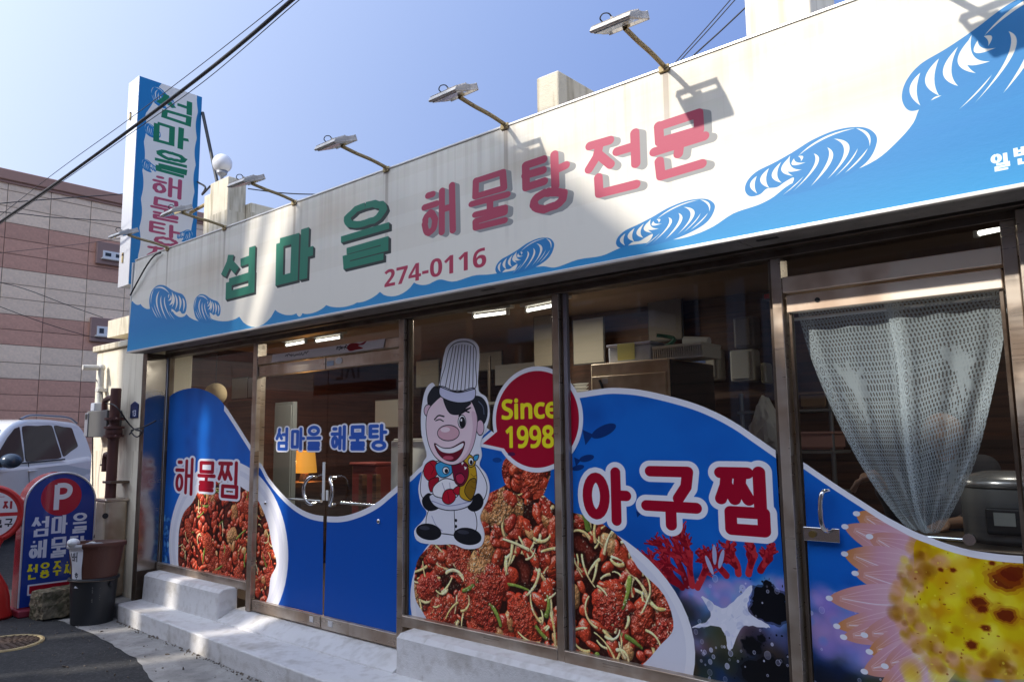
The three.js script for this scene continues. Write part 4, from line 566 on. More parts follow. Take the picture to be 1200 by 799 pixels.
// painted reef: soft washes, dark blots, bubbles, a starfish; coral outline optional
function reef(A, coral) {
  const g = A.g, r = rng(coral ? 91 : 92), topY = 0.98;
  const wash = (x, y, R, c, a) => { const gr = g.createRadialGradient(x, y, 0, x, y, R); gr.addColorStop(0, c + a + ')'); gr.addColorStop(0.6, c + a * 0.6 + ')'); gr.addColorStop(1, c + '0)'); g.fillStyle = gr; g.fillRect(x - R, y - R, 2 * R, 2 * R); };
  const X0 = A.x0, X1 = A.x1, Y0 = A.y0;
  for (let i = 0; i < 90; i++) { const x = X0 + r() * (X1 - X0), y = Y0 + (topY - 0.12 - Y0) * r(); wash(x, y, 0.06 + 0.14 * r(), ['rgba(22,40,90,', 'rgba(30,70,140,', 'rgba(60,60,40,', 'rgba(14,20,40,'][Math.floor(r() * 4)], 0.55); }
  for (let i = 0; i < 230; i++) { const t = r(), x = (coral ? -2.0 : X0) + t * (X1 - (coral ? -2.0 : X0)), y = topY - 0.03 - 0.32 * Math.abs(r() - 0.15) + (coral ? 0.09 * (t - 0.5) : 0.02); wash(x, y, 0.02 + 0.075 * r(), ['rgba(140,120,200,', 'rgba(175,155,220,', 'rgba(80,140,215,', 'rgba(185,140,185,', 'rgba(80,170,210,', 'rgba(120,125,200,'][Math.floor(r() * 6)], 0.5); }
  for (let i = 0; i < 70; i++) { const x = X0 + r() * (X1 - X0), y = Y0 + 0.32 * r(); wash(x, y, 0.04 + 0.08 * r(), ['rgba(70,60,20,', 'rgba(90,55,25,', 'rgba(20,22,28,', 'rgba(50,62,30,'][Math.floor(r() * 4)], 0.5); }
  if (coral) {
    // feathery red coral: branching strokes from two roots
    const branch = (x, y, an, L, w, d) => { const x2 = x + Math.cos(an) * L, y2 = y + Math.sin(an) * L; A.poly(smooth([[x, y], [(x + x2) / 2 + 0.02 * (r() - 0.5), (y + y2) / 2], [x2, y2]]), null, ['#8e0d20', '#a81a2a', '#7a0a1c', '#bb2c36'][Math.floor(r() * 4)], w); if (d) for (let k = 0; k < 4; k++) branch(x + Math.cos(an) * L * (0.35 + 0.2 * k), y + Math.sin(an) * L * (0.35 + 0.2 * k), an + (r() - 0.5) * 1.5, L * 0.6, w * 0.62, d - 1); };
    for (const [px, py, an, L] of [[800, 688, 2.45, 0.17], [806, 686, 2.0, 0.17], [812, 686, 1.6, 0.16], [818, 688, 1.1, 0.14], [795, 684, 2.8, 0.14], [866, 672, 1.9, 0.09], [878, 672, 1.2, 0.1], [852, 674, 2.4, 0.1], [892, 668, 0.9, 0.08]]) { const p = G0(px, py); branch(p[0], p[1], an, L, 0.035, 3); }
    for (const [px, py, q] of [[838, 650, 0], [832, 662, 0.4], [846, 655, -0.3]]) { const p = G0(px, py); A.oval(p[0], p[1], 0.012, 0.05, '#a9aed0', null, 0, q); }
    for (const [x, y, R] of [[902, 710, 0.1], [882, 757, 0.05], [900, 684, 0.02], [903, 690, 0.018], [893, 748, 0.02], [905, 798, 0.14]]) { const p = G0(x, y); const rag = (k) => Array.from({ length: 60 }, (_, i) => { const a = i / 60 * 6.2832, q = R * k * (0.7 + 0.6 * fbm(Math.cos(a) * 2.4 + x, Math.sin(a) * 2.4 + y, 4)) + (r() > 0.85 ? R * 0.12 * r() : 0); return [p[0] + q * Math.cos(a), p[1] + q * 0.85 * Math.sin(a)]; }); g.globalAlpha = 0.5; A.poly(rag(1.12), '#141722'); g.globalAlpha = 0.95; A.poly(rag(0.98), '#0b0c11'); g.globalAlpha = 1; for (let i = 0; i < 14; i++) { const a = 6.28 * r(), q = R * (1.1 + 0.4 * r()); A.oval(p[0] + q * Math.cos(a), p[1] + q * Math.sin(a), R * 0.05 * r() + 0.001, R * 0.06 * r() + 0.001, '#0b0c11'); } }
    const s = [[823, 699], [848, 712], [882, 686], [877, 714], [903, 735], [872, 734], [856, 762], [846, 736], [812, 735], [834, 722]].map((p) => G0(...p)), sm = smooth(s, true, 9).map(([x, y]) => [x + 0.008 * (r() - 0.5), y + 0.008 * (r() - 0.5)]); A.poly(sm, '#dfe0ec'); g.save(); g.beginPath(); sm.forEach((p, i) => (i ? g.lineTo(...p) : g.moveTo(...p))); g.clip(); for (let i = 0; i < 120; i++) { g.globalAlpha = 0.3; A.oval(-2.0 + 0.4 * r(), 0.5 + 0.42 * r(), 0.02 * r(), 0.03 * r(), r() > 0.4 ? '#f3f3f8' : '#9aa3c8', null, 0, r() * 3); } g.restore(); g.globalAlpha = 1;
  }
  for (let i = 0; i < (coral ? 110 : 60); i++) { const x = X0 + r() * (X1 - X0), y = Y0 + (topY - Y0) * r(), R = 0.003 + 0.014 * r() * r(); if (coral && x < -2.02) continue; g.globalAlpha = 0.35 + 0.5 * r(); A.oval(x, y, R, R * 1.2, r() > 0.4 ? 'rgba(190,190,230,0.5)' : '#c9cbe6', '#dcdcf2', 0.002); } g.globalAlpha = 1;
}
function wash0(A, F) { for (const [x, y, R] of [[470, 450, 0.16], [430, 600, 0.17], [480, 720, 0.17], [560, 400, 0.12]]) { const p = F(x, y), gr = A.g.createRadialGradient(...p, 0, ...p, R); gr.addColorStop(0, 'rgba(226,196,204,0.95)'); gr.addColorStop(1, 'rgba(200,170,190,0)'); A.g.fillStyle = gr; A.g.fillRect(p[0] - R, p[1] - R, 2 * R, 2 * R); } }
{ // right-hand door: reef, sea flower
  const A = new Art(-1.372, -0.508, 0.29, 1.56, 1000), g = A.g, r = rng(61);
  const F = (x, y) => G0(900 + x / 2.504, 480 + y / 2.504), line = smooth([[80, 145], [95, 155], [190, 220], [290, 285], [345, 320], [400, 350], [440, 370], [480, 385], [520, 400], [560, 412], [605, 423], [650, 430], [700, 436], [760, 440], [800, 441]].map((p) => F(...p)));
  A.fillAll(WHT); blueFill(A, [...line, [0, 1], [0, 0], [-2, 0], [-2, 1.2]], 35); reef(A);
  wash0(A, F); const petals = [[262, 305], [228, 343], [300, 372], [227, 423], [258, 480], [182, 553], [204, 635], [224, 667], [285, 661], [300, 710], [285, 768], [345, 752], [330, 830], [360, 900]];
  petals.forEach(([x, y], i) => {
    const cx = 560 + 20 * r(), cy = 575 + (y - 575) * 0.45, dx = cx - x, dy = cy - y, L = Math.hypot(dx, dy), nx = -dy / L, ny = dx / L, w = 40 + 12 * r();
    const pts = smooth([[x, y], [x + dx * 0.12 + nx * w * 0.62, y + dy * 0.12 + ny * w * 0.62], [x + dx * 0.45 + nx * w, y + dy * 0.45 + ny * w], [cx, cy], [x + dx * 0.45 - nx * w, y + dy * 0.45 - ny * w], [x + dx * 0.12 - nx * w * 0.62, y + dy * 0.12 - ny * w * 0.62]].map((p) => F(...p)), true);
    const a = F(x, y), b = F(cx, cy), gr = g.createLinearGradient(...a, ...b); gr.addColorStop(0, i % 3 ? '#c98a72' : '#c98446'); gr.addColorStop(0.3, '#cf9aa8'); gr.addColorStop(0.75, '#e6cbd2'); gr.addColorStop(1, 'rgba(236,214,214,0.2)'); A.poly(pts, gr, null, 0); for (let q = -2; q <= 2; q++) A.poly(smooth([[x + dx * 0.08 + nx * q * 3, y + dy * 0.08 + ny * q * 3], [x + dx * 0.4 + nx * q * w * 0.36, y + dy * 0.4 + ny * q * w * 0.36], [x + dx * 0.75 + nx * q * w * 0.3, y + dy * 0.75 + ny * q * w * 0.3]].map((p) => F(...p))), null, 'rgba(246,228,234,' + (0.22 + 0.25 * r()) + ')', 0.0025);
    A.poly(smooth([[x + dx * 0.1, y + dy * 0.1], [x + dx * 0.4 + nx * 14, y + dy * 0.4 + ny * 14], [cx - dx * 0.2, cy]].map((p) => F(...p))), null, 'rgba(235,225,235,0.8)', 0.004);
    const q = F(x, y); A.oval(q[0], q[1], 0.016, 0.012, '#e2e2ea');
  });
  g.save(); g.beginPath(); [...line, [0, 1], [0, 0], [-2, 0], [-2, 1.2]].forEach((p, i) => (i ? g.lineTo(...p) : g.moveTo(...p))); g.clip();
  const wash = (x, y, R, c, a) => { const p = F(x, y), gr = g.createRadialGradient(...p, 0, ...p, R); gr.addColorStop(0, c + a + ')'); gr.addColorStop(0.65, c + a * 0.55 + ')'); gr.addColorStop(1, c + '0)'); g.fillStyle = gr; g.fillRect(p[0] - R, p[1] - R, 2 * R, 2 * R); };
  const yel = smooth([[440, 380], [560, 380], [760, 400], [900, 500], [900, 760], [760, 790], [620, 780], [500, 740], [420, 650], [400, 560], [430, 480]].map((p) => F(...p)), true); A.poly(yel, '#d9bf0e');
  for (let i = 0; i < 190; i++) wash(400 + 400 * r(), 380 + 420 * r(), 0.012 + 0.05 * r(), ['rgba(238,218,20,', 'rgba(245,232,60,', 'rgba(176,106,8,', 'rgba(214,150,12,', 'rgba(248,240,120,'][Math.floor(r() * 5)], 0.5);
  for (let i = 0; i < 150; i++) { const a = 2.2 + 2.9 * r(), k = 0.85 + 0.3 * r(); wash(640 + Math.cos(a) * 235 * k, 575 - Math.sin(a) * 190 * k, 0.008 + 0.035 * r(), ['rgba(130,70,5,', 'rgba(180,130,10,', 'rgba(215,150,90,', 'rgba(225,170,150,'][Math.floor(r() * 4)], 0.55); }
  for (const [x, y, R] of [[700, 500, 0.055], [720, 480, 0.045], [620, 565, 0.03], [632, 585, 0.02], [700, 605, 0.036], [600, 690, 0.022], [660, 450, 0.01], [545, 470, 0.012], [510, 470, 0.01], [640, 640, 0.015]]) {   // spots of dark glaze with feathered rims
    const rag = (k) => { const c = F(x, y); return Array.from({ length: 44 }, (_, i) => { const a = i / 44 * 6.2832, q = R * k * (0.62 + 0.75 * fbm(Math.cos(a) * 1.6 + x, Math.sin(a) * 1.6 + y, 3)); return [c[0] + q * Math.cos(a), c[1] + q * 0.75 * Math.sin(a)]; }); };
    g.globalAlpha = 0.28; A.poly(rag(1.5), '#a85a08'); g.globalAlpha = 0.55; A.poly(rag(1.15), '#8a3406'); g.globalAlpha = 0.75; A.poly(rag(0.85), '#641a06'); }
  for (let i = 0; i < 90; i++) { const p = F(430 + 330 * r(), 400 + 380 * r()); g.globalAlpha = 0.6; A.oval(p[0], p[1], 0.006 * r() + 0.001, 0.005 * r() + 0.001, r() > 0.4 ? '#8a3a08' : '#efe04a'); } g.globalAlpha = 1; g.restore();
  border(A, line, 0.03);
  const l = line.filter((p) => p[0] > -1.37 && p[0] < -0.51);
  mesh('wave_sticker', A.piece([[-1.37, 0.293], [-0.51, 0.293], ...l.slice().reverse().map(([x, y]) => [x, y + 0.014])], 0.004), printMat(A), doorD).userData.label = 'print of a pink and yellow sea flower over a painted reef';
}
{ // paper strip with brush writing over the transom of the double door
  const A = new Art(-5.93, -4.42, 2.372, 2.446, 620); A.fillAll('#efe6e4'); const g = A.g, r = rng(14);
  for (const [x, w, n, s] of [[-5.72, 0.34, 11, 1], [-5.0, 0.14, 9, 1.2]]) for (let i = 0; i < n; i++) { const X = x + (i / n) * w, h = 0.03 * s; A.poly(smooth([[X, 2.40 + 0.02 * r()], [X + 0.02 * r(), 2.40 + h * r()], [X + 0.03, 2.425 - 0.02 * r()]]), null, '#2a2527', 0.006); }
  A.poly(smooth([[-4.86, 2.41], [-4.83, 2.436], [-4.74, 2.436], [-4.70, 2.428], [-4.62, 2.442], [-4.65, 2.42], [-4.72, 2.415], [-4.66, 2.39], [-4.74, 2.385], [-4.83, 2.384]], true), '#9c1f24');
  mesh('paper_banner', A.piece([[-5.93, 2.373], [-4.42, 2.373], [-4.40, 2.441], [-5.92, 2.439]], 0.046), M({ map: A.tex(), roughness: 0.8 }), shop);
  mesh('round_label', new THREE.CircleGeometry(1, 24).scale(0.045, 0.026, 1).translate(-4.98, 2.318, 0.0335), mWhite, doorR); mesh('square_label', box(-5.14, -5.05, 2.285, 2.325, 0.031, 0.033), M({ color: rgb(0.4, 0.5, 0.62), roughness: 0.4 }), doorR);
}
// ------------------------------------------------------------------ inside the restaurant
const mTubeGlow = M({ color: rgb(0.9, 0.9, 0.88), emissive: rgb(1, 0.97, 0.88), emissiveIntensity: 2.6 });
[['left one of the two tubes seen over the double door', [335, 404.5], [358, 400.5]], ['right one of the two tubes seen over the double door', [370, 399.5], [400, 395]], ['tube seen through the chef window, above the tall hat', [555, 371], [595, 366]], ['tube seen through the chef window, next to the middle mullion', [617, 364], [662, 355]], ['tube far right, seen through the transom over the lace curtain', [1145, 274], [1178, 267]]].forEach(([w, a, b], i) => {
  const A = onY(...a, 2.78), B = onY(...b, 2.78), t = thing('fluorescent_lamp', 'lit fluorescent ' + w, 'lamp', [0, 0, 0], 0, 'fluorescent lamps on the restaurant ceiling');
  const d = B.clone().sub(A).normalize(), m = A.clone().add(B).multiplyScalar(0.5), L = A.distanceTo(B);
  mesh('lamp_tube', rod(A, B, 0.014), mTubeGlow, t);
  const ya = Math.atan2(-d.z, d.x); mesh('fitting', muv(new RoundedBoxGeometry(L + 0.1, 0.045, 0.07, 2, 0.008).rotateY(ya).translate(m.x, 2.835, m.z)), mOffWhite, t);
  for (const s of [A, B]) mesh('tube_holder', rod(s.clone().setY(2.76), s.clone().setY(2.815), 0.018), mOffWhite, t);
  const l = new THREE.RectAreaLight(new THREE.Color(1, 0.93, 0.8), 140, Math.max(0.2, L), 0.05); l.name = 'tube_light'; l.position.set(m.x, 2.755, m.z); l.lookAt(m.x, 0, m.z); t.add(l);
});
const place = (px, py, z) => onZ(px, py, z);
{ // steel fridge with boxes on top
  const z = -1.2, a = place(692, 427, z), b = place(785, 460, z), top = a.y;
  const t = thing('steel_fridge', 'stainless steel fridge behind the starfish window', 'fridge', [0, 0, 0]);
  mesh('cabinet', rbox(a.x, b.x, 0.32, top, z - 0.7, z, 0.012), M({ map: steelMap, color: rgb(1.5, 1.42, 1.25), roughness: 0.5, metalness: 0.1 }), t);
  mesh('door_panel', rbox(a.x + 0.02, b.x - 0.02, 0.45, top - 0.1, z + 0.002, z + 0.018, 0.006), M({ map: steelMap, color: rgb(1.4, 1.35, 1.2), roughness: 0.4, metalness: 0.1 }), t);
  mesh('side_panel', rbox(b.x + 0.002, b.x + 0.012, 0.34, top - 0.01, z - 0.69, z - 0.01, 0.003), mDark, t); for (const s of [0, 1]) for (const q of [0, 1]) mesh('leg', rod(V(a.x + 0.06 + s * (b.x - a.x - 0.12), 0.2, z - 0.08 - q * 0.54), V(a.x + 0.06 + s * (b.x - a.x - 0.12), 0.33, z - 0.08 - q * 0.54), 0.02), mBlack, t);
  mesh('plug_tag', rbox(a.x + 0.12, a.x + 0.17, top - 0.16, top - 0.12, z + 0.019, z + 0.022, 0.001), mWhite, t); mesh('flex', tube([V(a.x + 0.1, top - 0.13, z + 0.025), V(a.x + 0.13, top - 0.2, z + 0.03), V(a.x + 0.12, top - 0.4, z + 0.03)], 0.01, 16, 6), mCable, t);
  const p = place(713, 425, z - 0.1), q = place(762, 403, z - 0.1), w = q.x - p.x, bt = thing('storage_box', 'clear plastic storage box with a yellow label on top of the steel fridge', 'box', [p.x, top + 0.001, z - 0.1]);
  mesh('box_body', rbox(0, w, 0, 0.13, -0.34, 0, 0.015), MP({ color: rgb(0.55, 0.6, 0.72), roughness: 0.3, clearcoat: 0.4 }), bt); mesh('lid', rbox(-0.01, w + 0.01, 0.131, 0.15, -0.35, 0.01, 0.006), M({ color: rgb(0.45, 0.45, 0.6), roughness: 0.4 }), bt); mesh('paper_label', box(w * 0.25, w * 0.66, 0.02, 0.148, 0.0105, 0.0125), M({ color: rgb(0.62, 0.60, 0.22), roughness: 0.7 }), bt);
  const u = place(766, 426, z - 0.1), v = place(823, 410, z - 0.1), bw = v.x - u.x, k = thing('white_basket', 'white slatted plastic basket with odds and ends on top of the steel fridge', 'basket', [u.x, top + 0.001, z - 0.1]);
  mesh('rim', rbox(-0.006, bw + 0.006, 0.085, 0.105, -0.3, 0.006, 0.005), mOffWhite, k); mesh('tray', rbox(0, bw, 0, 0.012, -0.294, 0, 0.004), mOffWhite, k);
  const sl = []; for (let i = 0; i <= 22; i++) sl.push(box(i * bw / 22 - 0.004, i * bw / 22 + 0.004, 0.01, 0.088, -0.006, 0)); mesh('slats', sl, mOffWhite, k); mesh('back_side', box(0, bw, 0.01, 0.088, -0.3, -0.294), mOffWhite, k); mesh('left_side', box(-0.003, 0.003, 0.01, 0.088, -0.29, -0.01), mOffWhite, k); mesh('right_side', box(bw - 0.003, bw + 0.003, 0.01, 0.088, -0.29, -0.01), mOffWhite, k);
  mesh('green_scoop', tube([V(0.02, 0.09, -0.1), V(0.12, 0.16, -0.12), V(0.04, 0.19, -0.12), V(-0.02, 0.2, -0.1)], 0.014, 16, 6), M({ color: rgb(0.05, 0.18, 0.12), roughness: 0.5 }), k); mesh('paper_roll', new THREE.CylinderGeometry(0.035, 0.035, 0.2, 16).rotateZ(1.45).translate(bw * 0.72, 0.13, -0.14), mWhite, k);
}
{ // grey boxes and switches on the back partition
  const z = -2.2; 
  mesh('partition_wall', box(onZ(640, 400, z).x, 1.5, 0.2, 2.85, z - 0.1, z - 0.02), mRoomWall, shop);
  const wallBox = (name, label, cat, a, b, col) => { const p = place(...a, z), q = place(...b, z), t = thing(name, label, cat); mesh('case', rbox(p.x, q.x, q.y, p.y, z - 0.02 + 0.002, z + 0.12, 0.02), M({ color: col, roughness: 0.45 }), t); mesh('cover', rbox(p.x + 0.02, q.x - 0.03, q.y + 0.02, p.y - 0.02, z + 0.121, z + 0.135, 0.01), M({ color: col, roughness: 0.4 }), t); return [t, p, q]; };
  const g = rgb(0.40, 0.38, 0.33);
  const [t1, p1, q1] = wallBox('wall_cabinet', 'grey plastic cabinet with a blue notice on the kitchen wall, left of its twin', 'wall box', [816, 412], [851, 446], g); mesh('notice', box(p1.x + 0.04, p1.x + 0.15, q1.y + 0.08, q1.y + 0.17, z + 0.136, z + 0.138), M({ color: rgb(0.08, 0.14, 0.35), roughness: 0.6 }), t1);
  wallBox('wall_cabinet', 'plain grey plastic cabinet on the kitchen wall beside the fridge, right of its twin', 'wall box', [862, 412], [892, 447], g);
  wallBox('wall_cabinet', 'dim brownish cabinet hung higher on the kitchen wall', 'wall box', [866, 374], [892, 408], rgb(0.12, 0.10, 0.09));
  wallBox('switch_box', 'small upright beige switch box on the kitchen wall', 'switch', [898, 426], [906, 450], rgb(0.32, 0.28, 0.18));
}
{ // shelf with pink baskets and white bag behind the mullion
  const z = -1.6, a = place(866, 527, z), b = place(978, 527, z), t = thing('kitchen_shelf', 'dim kitchen shelf of grey planks behind the right mullion', 'shelf');
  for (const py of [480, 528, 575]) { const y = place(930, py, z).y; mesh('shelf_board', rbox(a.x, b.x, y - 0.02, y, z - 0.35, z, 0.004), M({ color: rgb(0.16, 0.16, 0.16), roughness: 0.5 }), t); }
  for (const x of [a.x + 0.02, b.x - 0.02]) mesh('post', rod(V(x, 0.2, z - 0.04), V(x, 2.0, z - 0.04), 0.016), M({ color: rgb(0.2, 0.2, 0.2), roughness: 0.4, metalness: 0.6 }), t);
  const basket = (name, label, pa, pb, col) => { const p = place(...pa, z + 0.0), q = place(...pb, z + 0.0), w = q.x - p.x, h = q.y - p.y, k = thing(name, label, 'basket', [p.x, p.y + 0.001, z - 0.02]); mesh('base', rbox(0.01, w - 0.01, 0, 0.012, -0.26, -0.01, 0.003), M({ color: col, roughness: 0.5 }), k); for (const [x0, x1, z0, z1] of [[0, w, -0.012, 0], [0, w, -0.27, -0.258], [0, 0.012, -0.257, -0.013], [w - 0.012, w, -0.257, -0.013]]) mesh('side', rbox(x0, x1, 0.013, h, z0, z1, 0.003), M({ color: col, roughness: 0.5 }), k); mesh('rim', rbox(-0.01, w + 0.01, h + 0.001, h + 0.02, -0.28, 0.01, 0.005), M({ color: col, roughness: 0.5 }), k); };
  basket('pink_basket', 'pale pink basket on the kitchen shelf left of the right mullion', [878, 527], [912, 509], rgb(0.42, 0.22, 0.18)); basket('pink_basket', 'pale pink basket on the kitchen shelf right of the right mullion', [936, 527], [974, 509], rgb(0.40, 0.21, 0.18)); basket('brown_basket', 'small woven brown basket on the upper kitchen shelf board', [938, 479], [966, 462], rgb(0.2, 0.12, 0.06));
  const c = place(898, 499, -1.25), g = new THREE.IcosahedronGeometry(1, 4), p = g.attributes.position; for (let i = 0; i < p.count; i++) { const x = p.getX(i), y = p.getY(i), zz = p.getZ(i), n = 1 + 0.5 * (fbm(x * 3 + 9, y * 3 + zz * 2 + 5) - 0.5); p.setXYZ(i, x * n * 0.11 * (y > 0 ? 1 - 0.75 * y : 1), y * n * 0.19, zz * n * 0.1); } g.computeVertexNormals();
  tag(mesh('plastic_bag', g.translate(c.x, c.y, c.z), MP({ color: rgb(0.5, 0.5, 0.5), transmission: 0.3, roughness: 0.7, thickness: 0 })), 'white translucent plastic bag hanging in the kitchen beside the right mullion', 'bag');
}
{ // rice cooker on a counter behind the right door
  const z = -0.62, c = place(1178, 600, z), ct = place(1178, 636, z).y, t = thing('kitchen_counter', 'dark kitchen counter behind the right glass door', 'counter');
  mesh('worktop', rbox(-1.3, 1.2, ct - 0.04, ct, -1.0, -0.3, 0.006), mSteelDark, t); mesh('cupboard', rbox(-1.28, 1.18, 0.21, ct - 0.042, -0.98, -0.34, 0.006), mDark, t);
  const R = 0.205, k = thing('rice_cooker', 'large grey rice cooker standing on the kitchen counter behind the curtain', 'rice cooker', [c.x + 0.02, ct + 0.001, z - 0.06]), top = place(1178, 553, z).y - ct;
  const mG = M({ color: rgb(0.13, 0.135, 0.14), roughness: 0.35, metalness: 0.5 });
  mesh('body', new THREE.LatheGeometry([[0, 0], [R * 0.92, 0], [R, 0.03], [R, top * 0.78], [R * 0.99, top * 0.79], [0, top * 0.79]].map((p) => new THREE.Vector2(...p)), 40), mG, k);
  mesh('lid', new THREE.LatheGeometry([[R * 0.985, top * 0.8], [R * 1.01, top * 0.84], [R * 0.96, top * 0.93], [R * 0.5, top], [0, top * 1.01]].map((p) => new THREE.Vector2(...p)), 40), M({ color: rgb(0.25, 0.25, 0.26), roughness: 0.25, metalness: 0.7 }), k); mesh('seam_ring', new THREE.TorusGeometry(R * 0.995, 0.008, 8, 40).rotateX(Math.PI / 2).translate(0, top * 0.795, 0), mBlack, k);
  mesh('control_panel', rbox(-0.075, 0.075, 0.05, top * 0.52, R * 0.93, R + 0.018, 0.012), mBlack, k); mesh('display', rbox(-0.04, 0.045, top * 0.28, top * 0.46, R + 0.0185, R + 0.021, 0.001), M({ color: rgb(0.32, 0.32, 0.28), roughness: 0.4 }), k);
}
{ // lace curtain gathered at its foot
  const lace = (seed) => {
    const w = 512, h = 1024, c = document.createElement('canvas'), g = c.getContext('2d'); c.width = w; c.height = h; const r = rng(seed); g.fillStyle = '#000'; g.fillRect(0, 0, w, h);
    g.fillStyle = '#8c8c8c'; g.fillRect(0, 0, w, h); g.fillStyle = '#242424'; for (let y = 0; y < h; y += 10) for (let x = -18; x < w; x += 18) { const X = x + ((y / 10) % 2) * 9 + 6; g.beginPath(); g.ellipse(X, y, 5.6, 3.4, 0.5, 0, 7); g.fill(); }
    
    g.fillStyle = '#d0d0d0'; for (const X of [[0, 74], [440, 512]]) { g.globalAlpha = 0.35; g.fillRect(X[0], 0, X[1] - X[0], h); } g.globalAlpha = 1;
    for (let y = 12; y < h; y += 38) for (const X of [40, 474]) { g.beginPath(); g.ellipse(X, y, 15, 13, 0, 0, 7); g.fillStyle = '#555'; g.fill(); g.lineWidth = 4; g.strokeStyle = '#c8c8c8'; g.stroke(); g.beginPath(); g.ellipse(X, y, 6, 5, 0, 0, 7); g.stroke(); }
    for (const [x, y, s] of [[seed === 3 ? 190 : 300, 300, 0.9], [330, 640, 0.6]]) { g.fillStyle = '#9a9a9a'; for (let k = 0; k < 9; k++) { const a = k * 0.42 - 2.3, L = (70 + 60 * r()) * s; g.beginPath(); g.ellipse(x + Math.cos(a) * L * 0.55, y + Math.sin(a) * L * 0.55, L * 0.5, 15 * s, a, 0, 7); g.globalAlpha = 0.8; g.fill(); } for (let k = 0; k < 26; k++) { g.beginPath(); g.arc(x + (r() - 0.5) * 170 * s, y + 60 * s + (r() - 0.3) * 120 * s, 9 * s * r() + 3, 0, 7); g.fill(); } } g.globalAlpha = 1;
    const t = new THREE.CanvasTexture(c); t.magFilter = THREE.LinearFilter; return t;
  };
  const t = thing('lace_curtain', 'white lace curtain gathered at the bottom behind the right glass door', 'curtain');
  const make = (L, Rr, seed, ph) => {                                // L, Rr: left and right edge, points measured on the glass
    const l = smooth(L.map((p) => { const q = onZ(...p, -0.09); return [q.x, q.y]; })), r = smooth(Rr.map((p) => { const q = onZ(...p, -0.09); return [q.x, q.y]; }));
    const nu = 90, nv = 70, pos = [], uv = [], idx = [];
    for (let j = 0; j <= nv; j++) { const v = j / nv, a = l[Math.round(v * (l.length - 1))], b = r[Math.round(v * (r.length - 1))], wd = b[0] - a[0], amp = 0.010 + 0.022 * v; for (let i = 0; i <= nu; i++) { const u = i / nu; pos.push(a[0] + wd * u, a[1] + (b[1] - a[1]) * u, -0.09 + ph * 0.02 + amp * Math.sin(u * (13 + ph * 2) * (0.7 + 0.3 * v) * Math.PI / 2 + 2 * v) * (0.4 + 0.6 * v) + 0.006 * Math.sin(u * 41 + v * 3 + ph) * v); uv.push(u, 1 - v); } }
    for (let j = 0; j < nv; j++) for (let i = 0; i < nu; i++) { const k = j * (nu + 1) + i; idx.push(k, k + nu + 1, k + 1, k + 1, k + nu + 1, k + nu + 2); }
    const g = new THREE.BufferGeometry(); g.setAttribute('position', new THREE.Float32BufferAttribute(pos, 3)); g.setAttribute('uv', new THREE.Float32BufferAttribute(uv, 2)); g.setIndex(idx); g.computeVertexNormals();
    mesh('curtain_panel', g, MP({ color: rgb(0.62, 0.68, 0.72), transmission: 0.3, thickness: 0, roughness: 1, alphaMap: lace(seed), opacity: 0.84, transparent: true, side: THREE.DoubleSide }), t);
  };
  make([[934, 362], [952, 422], [985, 498], [1020, 560], [1058, 610], [1070, 620]], [[1052, 343], [1060, 415], [1064, 498], [1072, 560], [1082, 606], [1092, 624]], 3, 0);
  make([[1036, 343], [1052, 415], [1060, 498], [1068, 560], [1078, 606], [1086, 624]], [[1184, 328], [1179, 388], [1166, 460], [1145, 540], [1114, 605], [1102, 624]], 4, 1);
  mesh('curtain_rod', rod(V(-1.4, 2.27, -0.08), V(-0.48, 2.27, -0.08), 0.008), mWhite, t);
}
